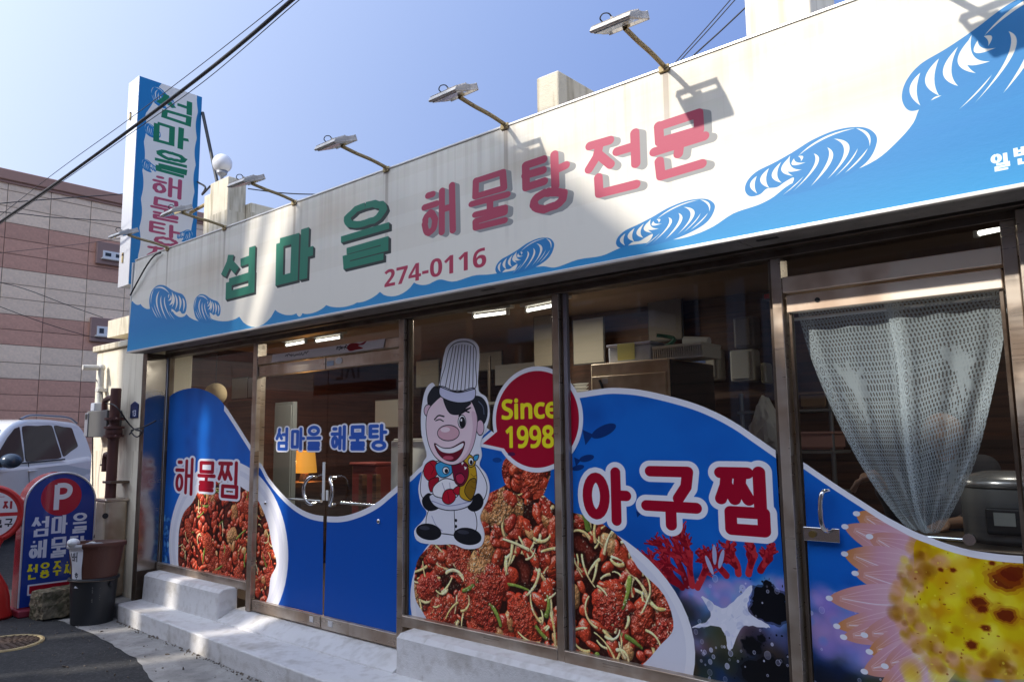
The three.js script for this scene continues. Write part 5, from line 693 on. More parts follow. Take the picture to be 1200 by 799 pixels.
{ // things dimly seen behind the left window and the double door
  const z = -0.6, a = place(252, 462, z), r = thing('straw_lantern', 'round pale straw lantern behind the left window, above the blue wave', 'lantern'), g = new THREE.SphereGeometry(0.13, 28, 18).scale(1.1, 0.95, 0.9), p = g.attributes.position;
  for (let i = 0; i < p.count; i++) { const an = Math.atan2(p.getY(i), p.getX(i)), k = 1 + 0.03 * Math.sin(an * 22); p.setXYZ(i, p.getX(i) * k, p.getY(i) * k, p.getZ(i)); } g.computeVertexNormals();
  mesh('shade', g.translate(a.x, a.y, z), M({ color: rgb(0.55, 0.42, 0.24), roughness: 0.8 }), r); mesh('cord', rod(V(a.x, a.y + 0.12, z), V(a.x, 2.86, z), 0.006), mCable, r);
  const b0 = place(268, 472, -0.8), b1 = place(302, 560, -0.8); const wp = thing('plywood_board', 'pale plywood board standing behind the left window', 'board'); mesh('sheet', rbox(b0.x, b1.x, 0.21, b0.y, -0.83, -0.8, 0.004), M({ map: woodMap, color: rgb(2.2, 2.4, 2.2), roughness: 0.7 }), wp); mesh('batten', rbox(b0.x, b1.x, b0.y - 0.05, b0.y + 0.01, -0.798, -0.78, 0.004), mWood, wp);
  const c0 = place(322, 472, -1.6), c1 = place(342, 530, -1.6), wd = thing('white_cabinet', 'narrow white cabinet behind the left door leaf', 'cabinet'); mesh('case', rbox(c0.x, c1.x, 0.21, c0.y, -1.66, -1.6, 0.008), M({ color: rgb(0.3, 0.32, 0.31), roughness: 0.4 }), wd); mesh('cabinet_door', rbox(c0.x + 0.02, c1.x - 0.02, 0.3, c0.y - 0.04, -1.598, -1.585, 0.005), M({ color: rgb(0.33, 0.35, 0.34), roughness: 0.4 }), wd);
  const d = place(357, 541, -1.9), ol = thing('orange_lantern', 'glowing orange lantern behind the left door leaf', 'lantern'); mesh('shade', new THREE.CylinderGeometry(0.12, 0.15, 0.27, 24, 1, true).translate(d.x, d.y, -1.9), M({ color: rgb(0.6, 0.3, 0.05), emissive: rgb(1, 0.42, 0.05), emissiveIntensity: 0.35, roughness: 0.7, side: THREE.DoubleSide }), ol); mesh('base', new THREE.CylinderGeometry(0.05, 0.07, 0.1, 16).translate(d.x, d.y - 0.19, -1.9), mDark, ol);
  const li = new THREE.PointLight(new THREE.Color(1, 0.5, 0.15), 0.5); li.name = 'lantern_light'; li.position.set(d.x, d.y, -1.9); li.castShadow = true; ol.add(li); mesh('stand', rbox(d.x - 0.25, d.x + 0.25, 0.21, d.y - 0.241, -2.1, -1.7, 0.01), mWood, ol);
  const e0 = place(460, 514, -0.9), e1 = place(476, 570, -0.9), f = thing('white_fridge', 'white fridge edge behind the right door leaf', 'fridge'); mesh('case', rbox(e0.x, e1.x + 0.3, 0.21, e0.y, -1.5, -0.9, 0.015), mOffWhite, f); mesh('fridge_door', rbox(e0.x + 0.01, e1.x + 0.29, 0.3, e0.y - 0.02, -0.898, -0.87, 0.01), mOffWhite, f);
  // tables and chairs of the dining room, low and dim
  for (let i = 0; i < 2; i++) { const x = -6.2 + i * 1.7, zt = -3.0; const tb = thing('dining_table', 'low wooden dining table in the dim room, ' + ['left of the aisle', 'right of the aisle'][i], 'table', [x, 0.2, zt]); mesh('table_top', rbox(-0.55, 0.55, 0.70, 0.735, -0.35, 0.35, 0.01), mWood, tb); for (const sx of [-1, 1]) for (const sz of [-1, 1]) mesh('leg', rbox(sx * 0.48 - 0.025, sx * 0.48 + 0.025, 0, 0.699, sz * 0.28 - 0.025, sz * 0.28 + 0.025, 0.005), mWood, tb); }
  const sh = place(520, 440, -2.0), shelf = thing('wall_shelf', 'dim wall shelf with stacked bowls behind the chef window', 'shelf'); mesh('board', rbox(-5.6, -3.4, sh.y - 0.33, sh.y - 0.30, -2.5, -2.1, 0.004), M({ color: rgb(0.25, 0.24, 0.22), roughness: 0.6 }), shelf); mesh('backing', rbox(-5.6, -3.4, sh.y - 0.1, sh.y + 0.12, -2.52, -2.5, 0.004), M({ color: rgb(0.28, 0.26, 0.24), roughness: 0.6 }), shelf); for (const x of [-5.5, -3.5]) mesh('post', rod(V(x, 0.2, -2.3), V(x, sh.y + 0.2, -2.3), 0.018), mSteelDark, shelf);
  for (let i = 0; i < 3; i++) { const k = thing('bowl_stack', 'stack of pale bowls on the dim wall shelf, ' + ['left end by the chef hat', 'middle of the row', 'right end by the red bubble'][i], 'bowls', [-4.75 + i * 0.5, sh.y - 0.299, -2.3]); for (let j = 0; j < 3; j++) mesh('bowl', new THREE.LatheGeometry([[0, 0], [0.06, 0], [0.12, 0.07], [0.125, 0.075], [0.115, 0.075], [0.055, 0.01], [0, 0.01]].map((p) => new THREE.Vector2(...p)), 24).translate(0, j * 0.03, 0), mOffWhite, k); }
}

{ // papers, menu boards and hooks that break up the dim walls
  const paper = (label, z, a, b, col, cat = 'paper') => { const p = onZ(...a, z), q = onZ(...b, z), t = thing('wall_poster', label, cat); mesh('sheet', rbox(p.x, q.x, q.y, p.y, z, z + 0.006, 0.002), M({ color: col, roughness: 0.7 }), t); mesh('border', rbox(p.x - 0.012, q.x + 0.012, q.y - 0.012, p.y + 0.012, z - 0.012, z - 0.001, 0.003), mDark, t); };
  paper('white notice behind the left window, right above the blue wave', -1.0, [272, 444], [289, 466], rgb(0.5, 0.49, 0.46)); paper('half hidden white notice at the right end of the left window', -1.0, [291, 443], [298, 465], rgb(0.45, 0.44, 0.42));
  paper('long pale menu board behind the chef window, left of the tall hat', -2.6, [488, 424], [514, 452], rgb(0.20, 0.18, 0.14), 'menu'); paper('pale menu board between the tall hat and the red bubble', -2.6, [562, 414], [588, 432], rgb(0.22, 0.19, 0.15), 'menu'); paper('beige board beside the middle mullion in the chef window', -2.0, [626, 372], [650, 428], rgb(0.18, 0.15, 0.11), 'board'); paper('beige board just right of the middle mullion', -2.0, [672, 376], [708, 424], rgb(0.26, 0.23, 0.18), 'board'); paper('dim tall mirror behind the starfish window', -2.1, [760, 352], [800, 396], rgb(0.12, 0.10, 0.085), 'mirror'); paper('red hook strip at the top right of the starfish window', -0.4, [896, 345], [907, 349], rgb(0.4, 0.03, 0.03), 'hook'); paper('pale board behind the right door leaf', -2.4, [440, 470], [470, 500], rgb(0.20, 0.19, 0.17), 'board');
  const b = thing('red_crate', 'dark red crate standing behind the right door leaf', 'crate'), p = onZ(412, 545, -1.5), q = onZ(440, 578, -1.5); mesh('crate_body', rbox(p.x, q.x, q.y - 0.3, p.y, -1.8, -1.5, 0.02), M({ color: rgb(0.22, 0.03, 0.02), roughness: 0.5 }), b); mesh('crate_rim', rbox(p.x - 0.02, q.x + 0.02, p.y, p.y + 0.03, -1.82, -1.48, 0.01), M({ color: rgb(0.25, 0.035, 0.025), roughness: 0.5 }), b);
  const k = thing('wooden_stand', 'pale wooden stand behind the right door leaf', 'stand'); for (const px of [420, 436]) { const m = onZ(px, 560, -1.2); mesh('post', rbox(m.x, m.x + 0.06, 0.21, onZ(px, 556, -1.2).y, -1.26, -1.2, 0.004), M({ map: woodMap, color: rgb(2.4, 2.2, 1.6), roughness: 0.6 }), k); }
}
// ------------------------------------------------------------------ along the beige wall
{
  const z = 0.33, top = onZ(137, 457, z), bot = onZ(127, 584, z), mPipe = M({ color: rgb(0.085, 0.028, 0.022), roughness: 0.5, bumpMap: bumpFine, bumpScale: 0.001 }), X = (top.x + bot.x) / 2;
  const t = thing('gas_riser_pipe', 'dark red gas riser pipe with side branch on the beige wall', 'pipe'), P = 0.052;
  mesh('pipe', rod(V(X, 0.9, z), V(X, top.y, z), P, 18), mPipe, t); mesh('pipe_cap', new THREE.CylinderGeometry(P * 0.9, P * 1.02, 0.02, 18).translate(X, top.y + 0.01, z), mPipe, t);
  const y = (py) => onZ(133, py, z).y, bx = onZ(121, 490, z).x;
  mesh('branch_pipe', tube([V(X - 0.03, y(466), z), V(bx + 0.08, y(466.5), z), V(bx + 0.01, y(470), z), V(bx, y(477), z), V(bx, y(494), z), V(bx + 0.02, y(501), z), V(bx + 0.1, y(503), z), V(X - 0.03, y(503), z)], 0.03, 60, 10), mPipe, t);
  for (const py of [491, 501, 511]) mesh('flange', new THREE.CylinderGeometry(P * 1.9, P * 1.9, 0.025, 18).translate(X, y(py), z), mPipe, t);
  mesh('valve_body', new THREE.SphereGeometry(0.085, 18, 12).scale(1, 1.1, 1).translate(X, y(506), z), mPipe, t); for (const py of [491, 511]) mesh('bolt_bar', rod(V(X - 0.13, y(py), z + 0.02), V(X + 0.14, y(py), z + 0.02), 0.014), mPipe, t);
  const hx = onZ(124, 545, z).x; mesh('handle_stub', tube([V(X - 0.04, y(533), z + 0.02), V(hx + 0.02, y(533), z + 0.02), V(hx, y(537), z + 0.02), V(hx, y(553), z + 0.02)], 0.028, 30, 8), mPipe, t); mesh('handle_pin', rod(V(hx - 0.07, y(545), z + 0.03), V(hx, y(545), z + 0.03), 0.009), mBlack, t);
  mesh('wall_clip', rbox(X - 0.07, X + 0.14, y(565) - 0.012, y(565) + 0.012, 0.201, z + 0.06, 0.004), mSteelDark, t);
  const gx0 = onZ(118, 600, z).x, gx1 = onZ(141, 600, z).x, gy = onZ(128, 584, z).y, guard = thing('pipe_guard', 'weathered steel guard boxed around the foot of the gas pipe', 'pipe guard');
  mesh('shell', rbox((gx0 + gx1) / 2 - 0.13, (gx0 + gx1) / 2 + 0.13, 0.135, gy, 0.205, 0.44, 0.05, 4), M({ map: steelMap, color: rgb(0.9, 0.88, 0.8), roughness: 0.5, metalness: 0.6 }), guard); mesh('shell_lip', rbox((gx0 + gx1) / 2 - 0.134, (gx0 + gx1) / 2 + 0.134, gy - 0.03, gy + 0.006, 0.204, 0.444, 0.05, 4), mSteel, guard); mesh('keyhole', new THREE.CylinderGeometry(0.028, 0.028, 0.012, 16).rotateX(Math.PI / 2).rotateY(0.9).translate((gx0 + gx1) / 2 + 0.12, gy - 0.16, 0.43), mBlack, guard);
}
{ // meter box, vent pipe, number plate, loose cables
  const z = 0.36, a = onZ(101, 482, z), b = onZ(123, 512, z), t = thing('meter_box', 'grey metal meter box at the left edge of the beige wall', 'meter box');
  mesh('case', rbox(a.x, b.x, b.y, a.y, 0.202, z, 0.01), M({ color: rgb(0.17, 0.17, 0.165), roughness: 0.45, metalness: 0.5 }), t); mesh('lid_edge', rbox(a.x - 0.015, a.x + 0.07, b.y + 0.01, a.y - 0.02, z + 0.001, z + 0.012, 0.004), M({ color: rgb(0.28, 0.29, 0.33), roughness: 0.4, metalness: 0.4 }), t); mesh('slot', rbox(a.x + 0.005, a.x + 0.06, a.y - 0.09, a.y - 0.03, z + 0.0125, z + 0.016, 0.002), mBlack, t); mesh('meter_top', rbox(a.x + 0.04, a.x + 0.14, a.y + 0.002, a.y + 0.09, 0.21, z - 0.02, 0.01), M({ color: rgb(0.45, 0.48, 0.55), roughness: 0.3 }), t);
  const v = thing('vent_pipe', 'cream plastic vent pipe bent out from the beige wall', 'pipe'), vx = onZ(118, 440, 0.26).x, vy = onZ(118, 431, 0.26).y; mesh('upright', rod(V(vx, vy - 0.62, 0.262), V(vx, vy, 0.262), 0.032, 14), mOffWhite, v); mesh('elbow', new THREE.SphereGeometry(0.042, 14, 10).translate(vx, vy, 0.262), mOffWhite, v); mesh('spout', rod(V(vx, vy, 0.262), V(vx - 0.02, vy - 0.005, 0.45), 0.03, 14), mOffWhite, v); for (const k of [0.25, 0.45]) mesh('clip', rbox(vx - 0.045, vx + 0.045, vy - k - 0.02, vy - k + 0.02, 0.2005, 0.30, 0.006), mOffWhite, v);
  const n = thing('house_number_plate', 'small dark blue house number plate reading 13 on the beige wall', 'number plate'), p = onZ(151.5, 490, 0.21), q = onZ(161.5, 470, 0.21), A = new Art(p.x, q.x, p.y, q.y, 2200), w = q.x - p.x, h = q.y - p.y;
  A.fillAll('#1d2e5c'); A.text('13', p.x + w * 0.28, p.x + w * 0.75, p.y + h * 0.1, p.y + h * 0.48, '#e4e6ee'); for (const k of [0.56, 0.64]) A.text('— — — —', p.x + w * 0.2, p.x + w * 0.8, p.y + h * k, p.y + h * (k + 0.015), '#aab2cc'); 
  const out = [[p.x, p.y], [q.x, p.y], [q.x, p.y + h * 0.82], [p.x + w / 2, q.y], [p.x, p.y + h * 0.82]], sp = new THREE.Shape(out.map((o) => new THREE.Vector2(...o)));
  mesh('plate', muv(new THREE.ExtrudeGeometry(sp, { depth: 0.008, bevelEnabled: false }).translate(0, 0, 0.2005)), M({ color: rgb(0.02, 0.04, 0.12), roughness: 0.4 }), n); mesh('printed_face', A.piece(out, 0.2095), M({ map: A.tex(), roughness: 0.35 }), n);
  const cb = (pts, label) => tag(mesh('loose_cable', tube(pts.map((o) => onZ(o[0], o[1], o[2] ?? 0.25)), 0.007, 60, 6), mCable), label, 'cable');
  cb([[112, 445], [117, 455], [121, 470, 0.3], [137, 478, 0.42], [150, 496, 0.3], [157, 503], [166, 505]], 'thin cable sagging from the vent pipe past the number plate'); cb([[151, 509], [158, 503, 0.3], [166, 506, 0.3], [160, 512, 0.3], [153, 505, 0.3], [168, 500, 0.28], [182, 493, 0.3]], 'tangled dark cable knotted at the steel corner jamb'); cb([[108, 512, 0.3], [108, 560], [109, 590], [115, 604], [116, 615], [112, 640], [110, 670]], 'thin dark cable hanging from the meter box down the wall'); cb([[117, 612, 0.35], [112, 622, 0.36], [116, 630, 0.36], [109, 632, 0.33], [113, 622, 0.36]], 'small coil of black cable beside the pipe guard');
}
// ------------------------------------------------------------------ parking sign, stone, pots, red stand
{
  const X = -8.8, e0 = onX(17, 723, X), W = 0.66, zc = e0.z - W / 2 - 0.02, H = 1.385, T = 0.2, t = thing('parking_sign', 'blue standing parking sign with a red P disc and Korean lettering', 'sign', [X, 0, zc], Math.PI / 2 - 0.03);
  const shape = (w, h, y0) => { const s = new THREE.Shape(), r = w / 2; s.moveTo(-r, y0); s.lineTo(r, y0); s.lineTo(r, h - r * 0.95); s.absellipse(0, h - r * 0.95, r, r * 0.95, 0, Math.PI); s.lineTo(-r, y0); return s; };
  mesh('sign_case', muv(new THREE.ExtrudeGeometry(shape(W, H, 0.07), { depth: T - 0.02, bevelEnabled: true, bevelSize: 0.008, bevelThickness: 0.008, curveSegments: 32 }).translate(0, 0, -T)), MP({ color: rgb(0.42, 0.035, 0.05), roughness: 0.22, clearcoat: 0.7 }), t);
  const A = new Art(-W / 2, W / 2, 0.06, H, 900); A.fillAll('#17388c'); const B = A.g; A.oval(0.0, H - 0.245, 0.19, 0.19, '#b41530');
  const Pl = (c, w) => { A.poly([[-0.045, H - 0.375], [-0.045, H - 0.12]], null, c, w); A.poly(smooth([[-0.045, H - 0.13], [0.03, H - 0.13], [0.07, H - 0.155], [0.075, H - 0.19], [0.06, H - 0.225], [0.02, H - 0.245], [-0.045, H - 0.245]]), null, c, w); }; A.g.lineCap = 'butt'; Pl('#e8e6ea', 0.05); A.g.lineCap = 'round';
  const rowT = (s, y0, y1, x0, x1, w, col) => [...s].forEach((ch, i) => { const d = (x1 - x0) / s.length; hangul(A, ch, x0 + d * i + d * 0.05, x0 + d * (i + 1) - d * 0.05, y0, y1, w, [[col, w, 0, 0]], 'butt', 0, 0.66); });
  rowT('섬마을', H - 0.63, H - 0.42, -0.27, 0.28, 0.034, '#dfe0ea'); rowT('해물탕', H - 0.855, H - 0.65, -0.28, 0.28, 0.034, '#dfe0ea'); rowT('전용주차장', H - 1.045, H - 0.89, -0.28, 0.28, 0.024, '#f0e024');
  A.poly([[-0.25, H - 1.19], [0.14, H - 1.19], [0.14, H - 1.22], [0.26, H - 1.145], [0.14, H - 1.07], [0.14, H - 1.10], [-0.25, H - 1.10]], '#a80f28', '#e4e2ea', 0.016);
  const s = shape(W - 0.02, H - 0.01, 0.08), g = new THREE.ShapeGeometry(s, 32), p = g.attributes.position, uv = g.attributes.uv; for (let i = 0; i < p.count; i++) uv.setXY(i, (p.getX(i) + W / 2) / W, (p.getY(i) - 0.06) / (H - 0.06)); mesh('printed_face', g.translate(0, 0, 0.001), MP({ map: A.tex(), roughness: 0.3, clearcoat: 0.4 }), t);
  const rim = new THREE.TubeGeometry(new THREE.CatmullRomCurve3([[-W / 2, 0.08], [-W / 2, 0.4], [-W / 2, H - W / 2 * 0.95], ...Array.from({ length: 15 }, (_, i) => [-Math.cos((i + 1) * Math.PI / 16) * W / 2, H - W / 2 * 0.95 + Math.sin((i + 1) * Math.PI / 16) * W / 2 * 0.95]), [W / 2, H - W / 2 * 0.95], [W / 2, 0.4], [W / 2, 0.08]].map((q) => V(q[0], q[1], 0.0)), false, 'centripetal'), 120, 0.010, 8); mesh('edge_trim', rim, M({ color: rgb(0.7, 0.7, 0.72), roughness: 0.3, metalness: 0.4 }), t);
  mesh('base', rbox(-W / 2 - 0.03, W / 2 + 0.03, 0, 0.069, -T - 0.05, 0.12, 0.015), M({ color: rgb(0.25, 0.02, 0.035), roughness: 0.5 }), t);
  // the rough stone lying on its base
  const st = new THREE.BoxGeometry(0.27, 0.26, 0.44, 16, 16, 22), q = st.attributes.position; for (let i = 0; i < q.count; i++) { const x = q.getX(i), y = q.getY(i), z = q.getZ(i), n = fbm(x * 9 + 3 + z * 5, y * 9 + z * 7 + 20, 3) - 0.5, m = fbm(x * 30 + 5, y * 30 + z * 26 + 8, 3) - 0.5, k = Math.max(Math.abs(x) / 0.135, Math.abs(y) / 0.13, Math.abs(z) / 0.22), rr = Math.hypot(x / 0.135, y / 0.13, z / 0.22); const f = 1 - 0.06 * Math.max(0, rr - 1.1) + 0.22 * n + 0.12 * m; q.setXYZ(i, x * f, y * f, z * f); }
  const sg = muv(st); sg.computeVertexNormals();
  const so = tag(mesh('boulder', sg, M({ map: stoneMap, roughness: 0.95, bumpMap: bumpFine, bumpScale: 0.01 })), 'rough grey-brown stone block weighing down the foot of the parking sign', 'stone'); so.position.set(-8.5, 0.14, 0.72); so.rotation.set(0.02, 0.05, 0.04);
}
{
  const B = thing('black_bucket', 'black plastic bucket under the brown plant pot', 'bucket', [-7.98, 0, 0.62]);
  mesh('bucket_wall', new THREE.LatheGeometry([[0, 0], [0.175, 0], [0.182, 0.01], [0.205, 0.40], [0.222, 0.402], [0.222, 0.425], [0.207, 0.43], [0.197, 0.42], [0.172, 0.03], [0, 0.03]].map((p) => new THREE.Vector2(...p)), 40), M({ color: rgb(0.022, 0.024, 0.026), roughness: 0.42 }), B);
  const A = new Art(0, 0.09, 0, 0.16, 900), r = rng(8); A.g.clearRect(0, 0, 1, 1); for (let i = 0; i < 7; i++) for (let k = 0; k < 3; k++) if (r() > 0.25) { const x = 0.012 + k * 0.026, y = 0.012 + i * 0.021; A.poly([[x, y], [x + 0.018, y + 0.012 * r()], [x + 0.012, y + 0.015]], null, '#7c7d78', 0.004); }
  const lab = A.piece([[0, 0], [0.09, 0], [0.09, 0.16], [0, 0.16]], 0), p = lab.attributes.position; const an = 0.98; for (let i = 0; i < p.count; i++) { const a = an - (p.getX(i) - 0.045) / 0.2, y = p.getY(i) + 0.2, R = 0.1845 + (y - 0.01) * 0.059; p.setXYZ(i, Math.sin(a + 0.35) * R, y, Math.cos(a + 0.35) * R); } lab.computeVertexNormals(); mesh('moulded_mark', lab, M({ map: A.tex(), transparent: true, roughness: 0.6 }), B);
  mesh('bucket_ear', new THREE.SphereGeometry(0.025, 12, 8).scale(0.6, 1.2, 1).translate(0.2, 0.36, -0.08), mBlack, B); mesh('wire_handle', new THREE.TorusGeometry(0.226, 0.004, 6, 40, Math.PI).rotateX(Math.PI / 2 - 0.05).rotateY(0.5).translate(0, 0.40, 0), mSteelDark, B);
  const P = thing('brown_plant_pot', 'brown plastic plant pot with a torn white paper sitting in the black bucket', 'plant pot', [-7.97, 0.37, 0.62]); P.rotation.set(-0.03, 0, 0.035);
  mesh('pot_wall', new THREE.LatheGeometry([[0, 0], [0.185, 0], [0.19, 0.01], [0.238, 0.335], [0.258, 0.338], [0.26, 0.37], [0.25, 0.376], [0.238, 0.37], [0.225, 0.30], [0, 0.30]].map((p) => new THREE.Vector2(...p)), 44), M({ color: rgb(0.10, 0.036, 0.022), roughness: 0.5, bumpMap: bumpFine, bumpScale: 0.002 }), P);
  const sg = new THREE.CircleGeometry(0.225, 40, 0, 6.2832).rotateX(-Math.PI / 2), soil = new THREE.CylinderGeometry(0.224, 0.22, 0.012, 40).translate(0, 0.325, 0); mesh('soil', soil, M({ color: rgb(0.05, 0.04, 0.032), roughness: 1, bumpMap: bumpFine, bumpScale: 0.02 }), P);
  for (let i = 0; i < 9; i++) { const a = rng(i + 40), R = 0.16 * a(), an2 = 6.28 * a(), lit = new THREE.IcosahedronGeometry(0.02 + 0.025 * a(), 1).scale(1.6, 0.5, 0.8).rotateY(an2 * 3).rotateZ(0.5 * (a() - 0.5)).translate(Math.cos(an2) * R, 0.345 + 0.01 * a(), Math.sin(an2) * R); mesh('litter', lit, [mWhite, mOffWhite, M({ color: rgb(0.25, 0.26, 0.28), roughness: 0.4 })][i % 3], P); }
  // torn paper hung over the rim
  const pa = new Art(0, 0.16, 0, 0.40, 900); pa.fillAll('#d9d9dc'); const L = { 0: '배', 1: '추' }; hangul(pa, '배', 0.03, 0.11, 0.24, 0.33, 0.011, [['#4a4a52', 0.011, 0, 0]]); hangul(pa, '호', 0.04, 0.11, 0.06, 0.14, 0.011, [['#4a4a52', 0.011, 0, 0]]);
  const nu = 10, nv = 24, g = new THREE.PlaneGeometry(1, 1, nu, nv), q = g.attributes.position; for (let i = 0; i < q.count; i++) { const u = q.getX(i) + 0.5, v = q.getY(i) + 0.5, w = 0.11 + 0.05 * v, y = -0.03 + 0.40 * v, R = (y < 0.335 ? 0.19 + (Math.max(0, y) - 0.01) * 0.148 : 0.262) + 0.006 + 0.005 * Math.sin(v * 9 + u * 4), a = 0.36 + (u - 0.5) * w / 0.22; q.setXYZ(i, Math.sin(a) * R, y, Math.cos(a) * R); } g.computeVertexNormals(); mesh('paper_label', g, M({ map: pa.tex(), roughness: 0.8, side: THREE.DoubleSide }), P);
  mesh('crumpled_cup', new THREE.SphereGeometry(0.055, 14, 10).scale(1.2, 0.75, 1).translate(0.06, 0.385, 0.235), mWhite, P);
}
{ // red no-parking stand at the left edge
  const t = thing('no_parking_stand', 'red plastic no-parking stand with a white oval sign, cut by the left edge', 'stand', [-8.93, 0, 1.27], Math.PI / 2 - 0.35), mR = MP({ color: rgb(0.55, 0.025, 0.02), roughness: 0.35, clearcoat: 0.3 });
  const prof = [[0.0, 0], [0.25, 0], [0.255, 0.03], [0.235, 0.09], [0.225, 0.2], [0.2, 0.3], [0.135, 0.42], [0.10, 0.52], [0.095, 0.6], [0.12, 0.7], [0.16, 0.78], [0, 0.78]].map((p) => new THREE.Vector2(...p));
  mesh('stand_body', new THREE.LatheGeometry(prof, 40).scale(1, 1, 0.72), mR, t);
  const c = 1.0, rx = 0.28, ry = 0.265; mesh('oval_frame', new THREE.TorusGeometry(1, 0.1, 14, 56).scale(rx, ry, 0.34).translate(0, c, 0), mR, t); mesh('oval_panel', new THREE.CylinderGeometry(1, 1, 0.05, 48).rotateX(Math.PI / 2).scale(rx * 0.97, ry * 0.97, 1).translate(0, c, 0), mR, t);
  const A = new Art(-rx, rx, c - ry, c + ry, 900); A.fillAll('#e6dede'); A.g.fillStyle = '#c02026'; A.g.fillRect(-1, c - 0.02, 2, 0.035); [...'주차금지'].forEach((ch, i) => hangul(A, ch, -0.22 + i * 0.11, -0.125 + i * 0.11, c + 0.04, c + 0.135, 0.019, [['#a51420', 0.019, 0, 0]], 'butt')); [...'주차장입구'].forEach((ch, i) => hangul(A, ch, -0.22 + i * 0.088, -0.142 + i * 0.088, c - 0.13, c - 0.045, 0.013, [['#2a2628', 0.013, 0, 0]], 'butt')); A.poly([[-0.1, c + 0.17], [0.12, c + 0.17]], null, '#c98a90', 0.008);
  const g = new THREE.CircleGeometry(1, 48), p = g.attributes.position; for (let i = 0; i < p.count; i++) p.setXYZ(i, p.getX(i) * rx * 0.86, p.getY(i) * ry * 0.86 + c, 0.028); const uv = g.attributes.uv; for (let i = 0; i < p.count; i++) uv.setXY(i, (p.getX(i) + rx) / (2 * rx), (p.getY(i) - c + ry) / (2 * ry)); mesh('printed_face', g, MP({ map: A.tex(), roughness: 0.4 }), t);
  mesh('lifting_handle', new THREE.TorusGeometry(0.06, 0.018, 10, 24, Math.PI).translate(0, c + ry + 0.005, 0), mR, t); mesh('top_bolt', new THREE.CylinderGeometry(0.02, 0.02, 0.05, 12).translate(0, c + ry + 0.04, 0), mBlack, t);
}
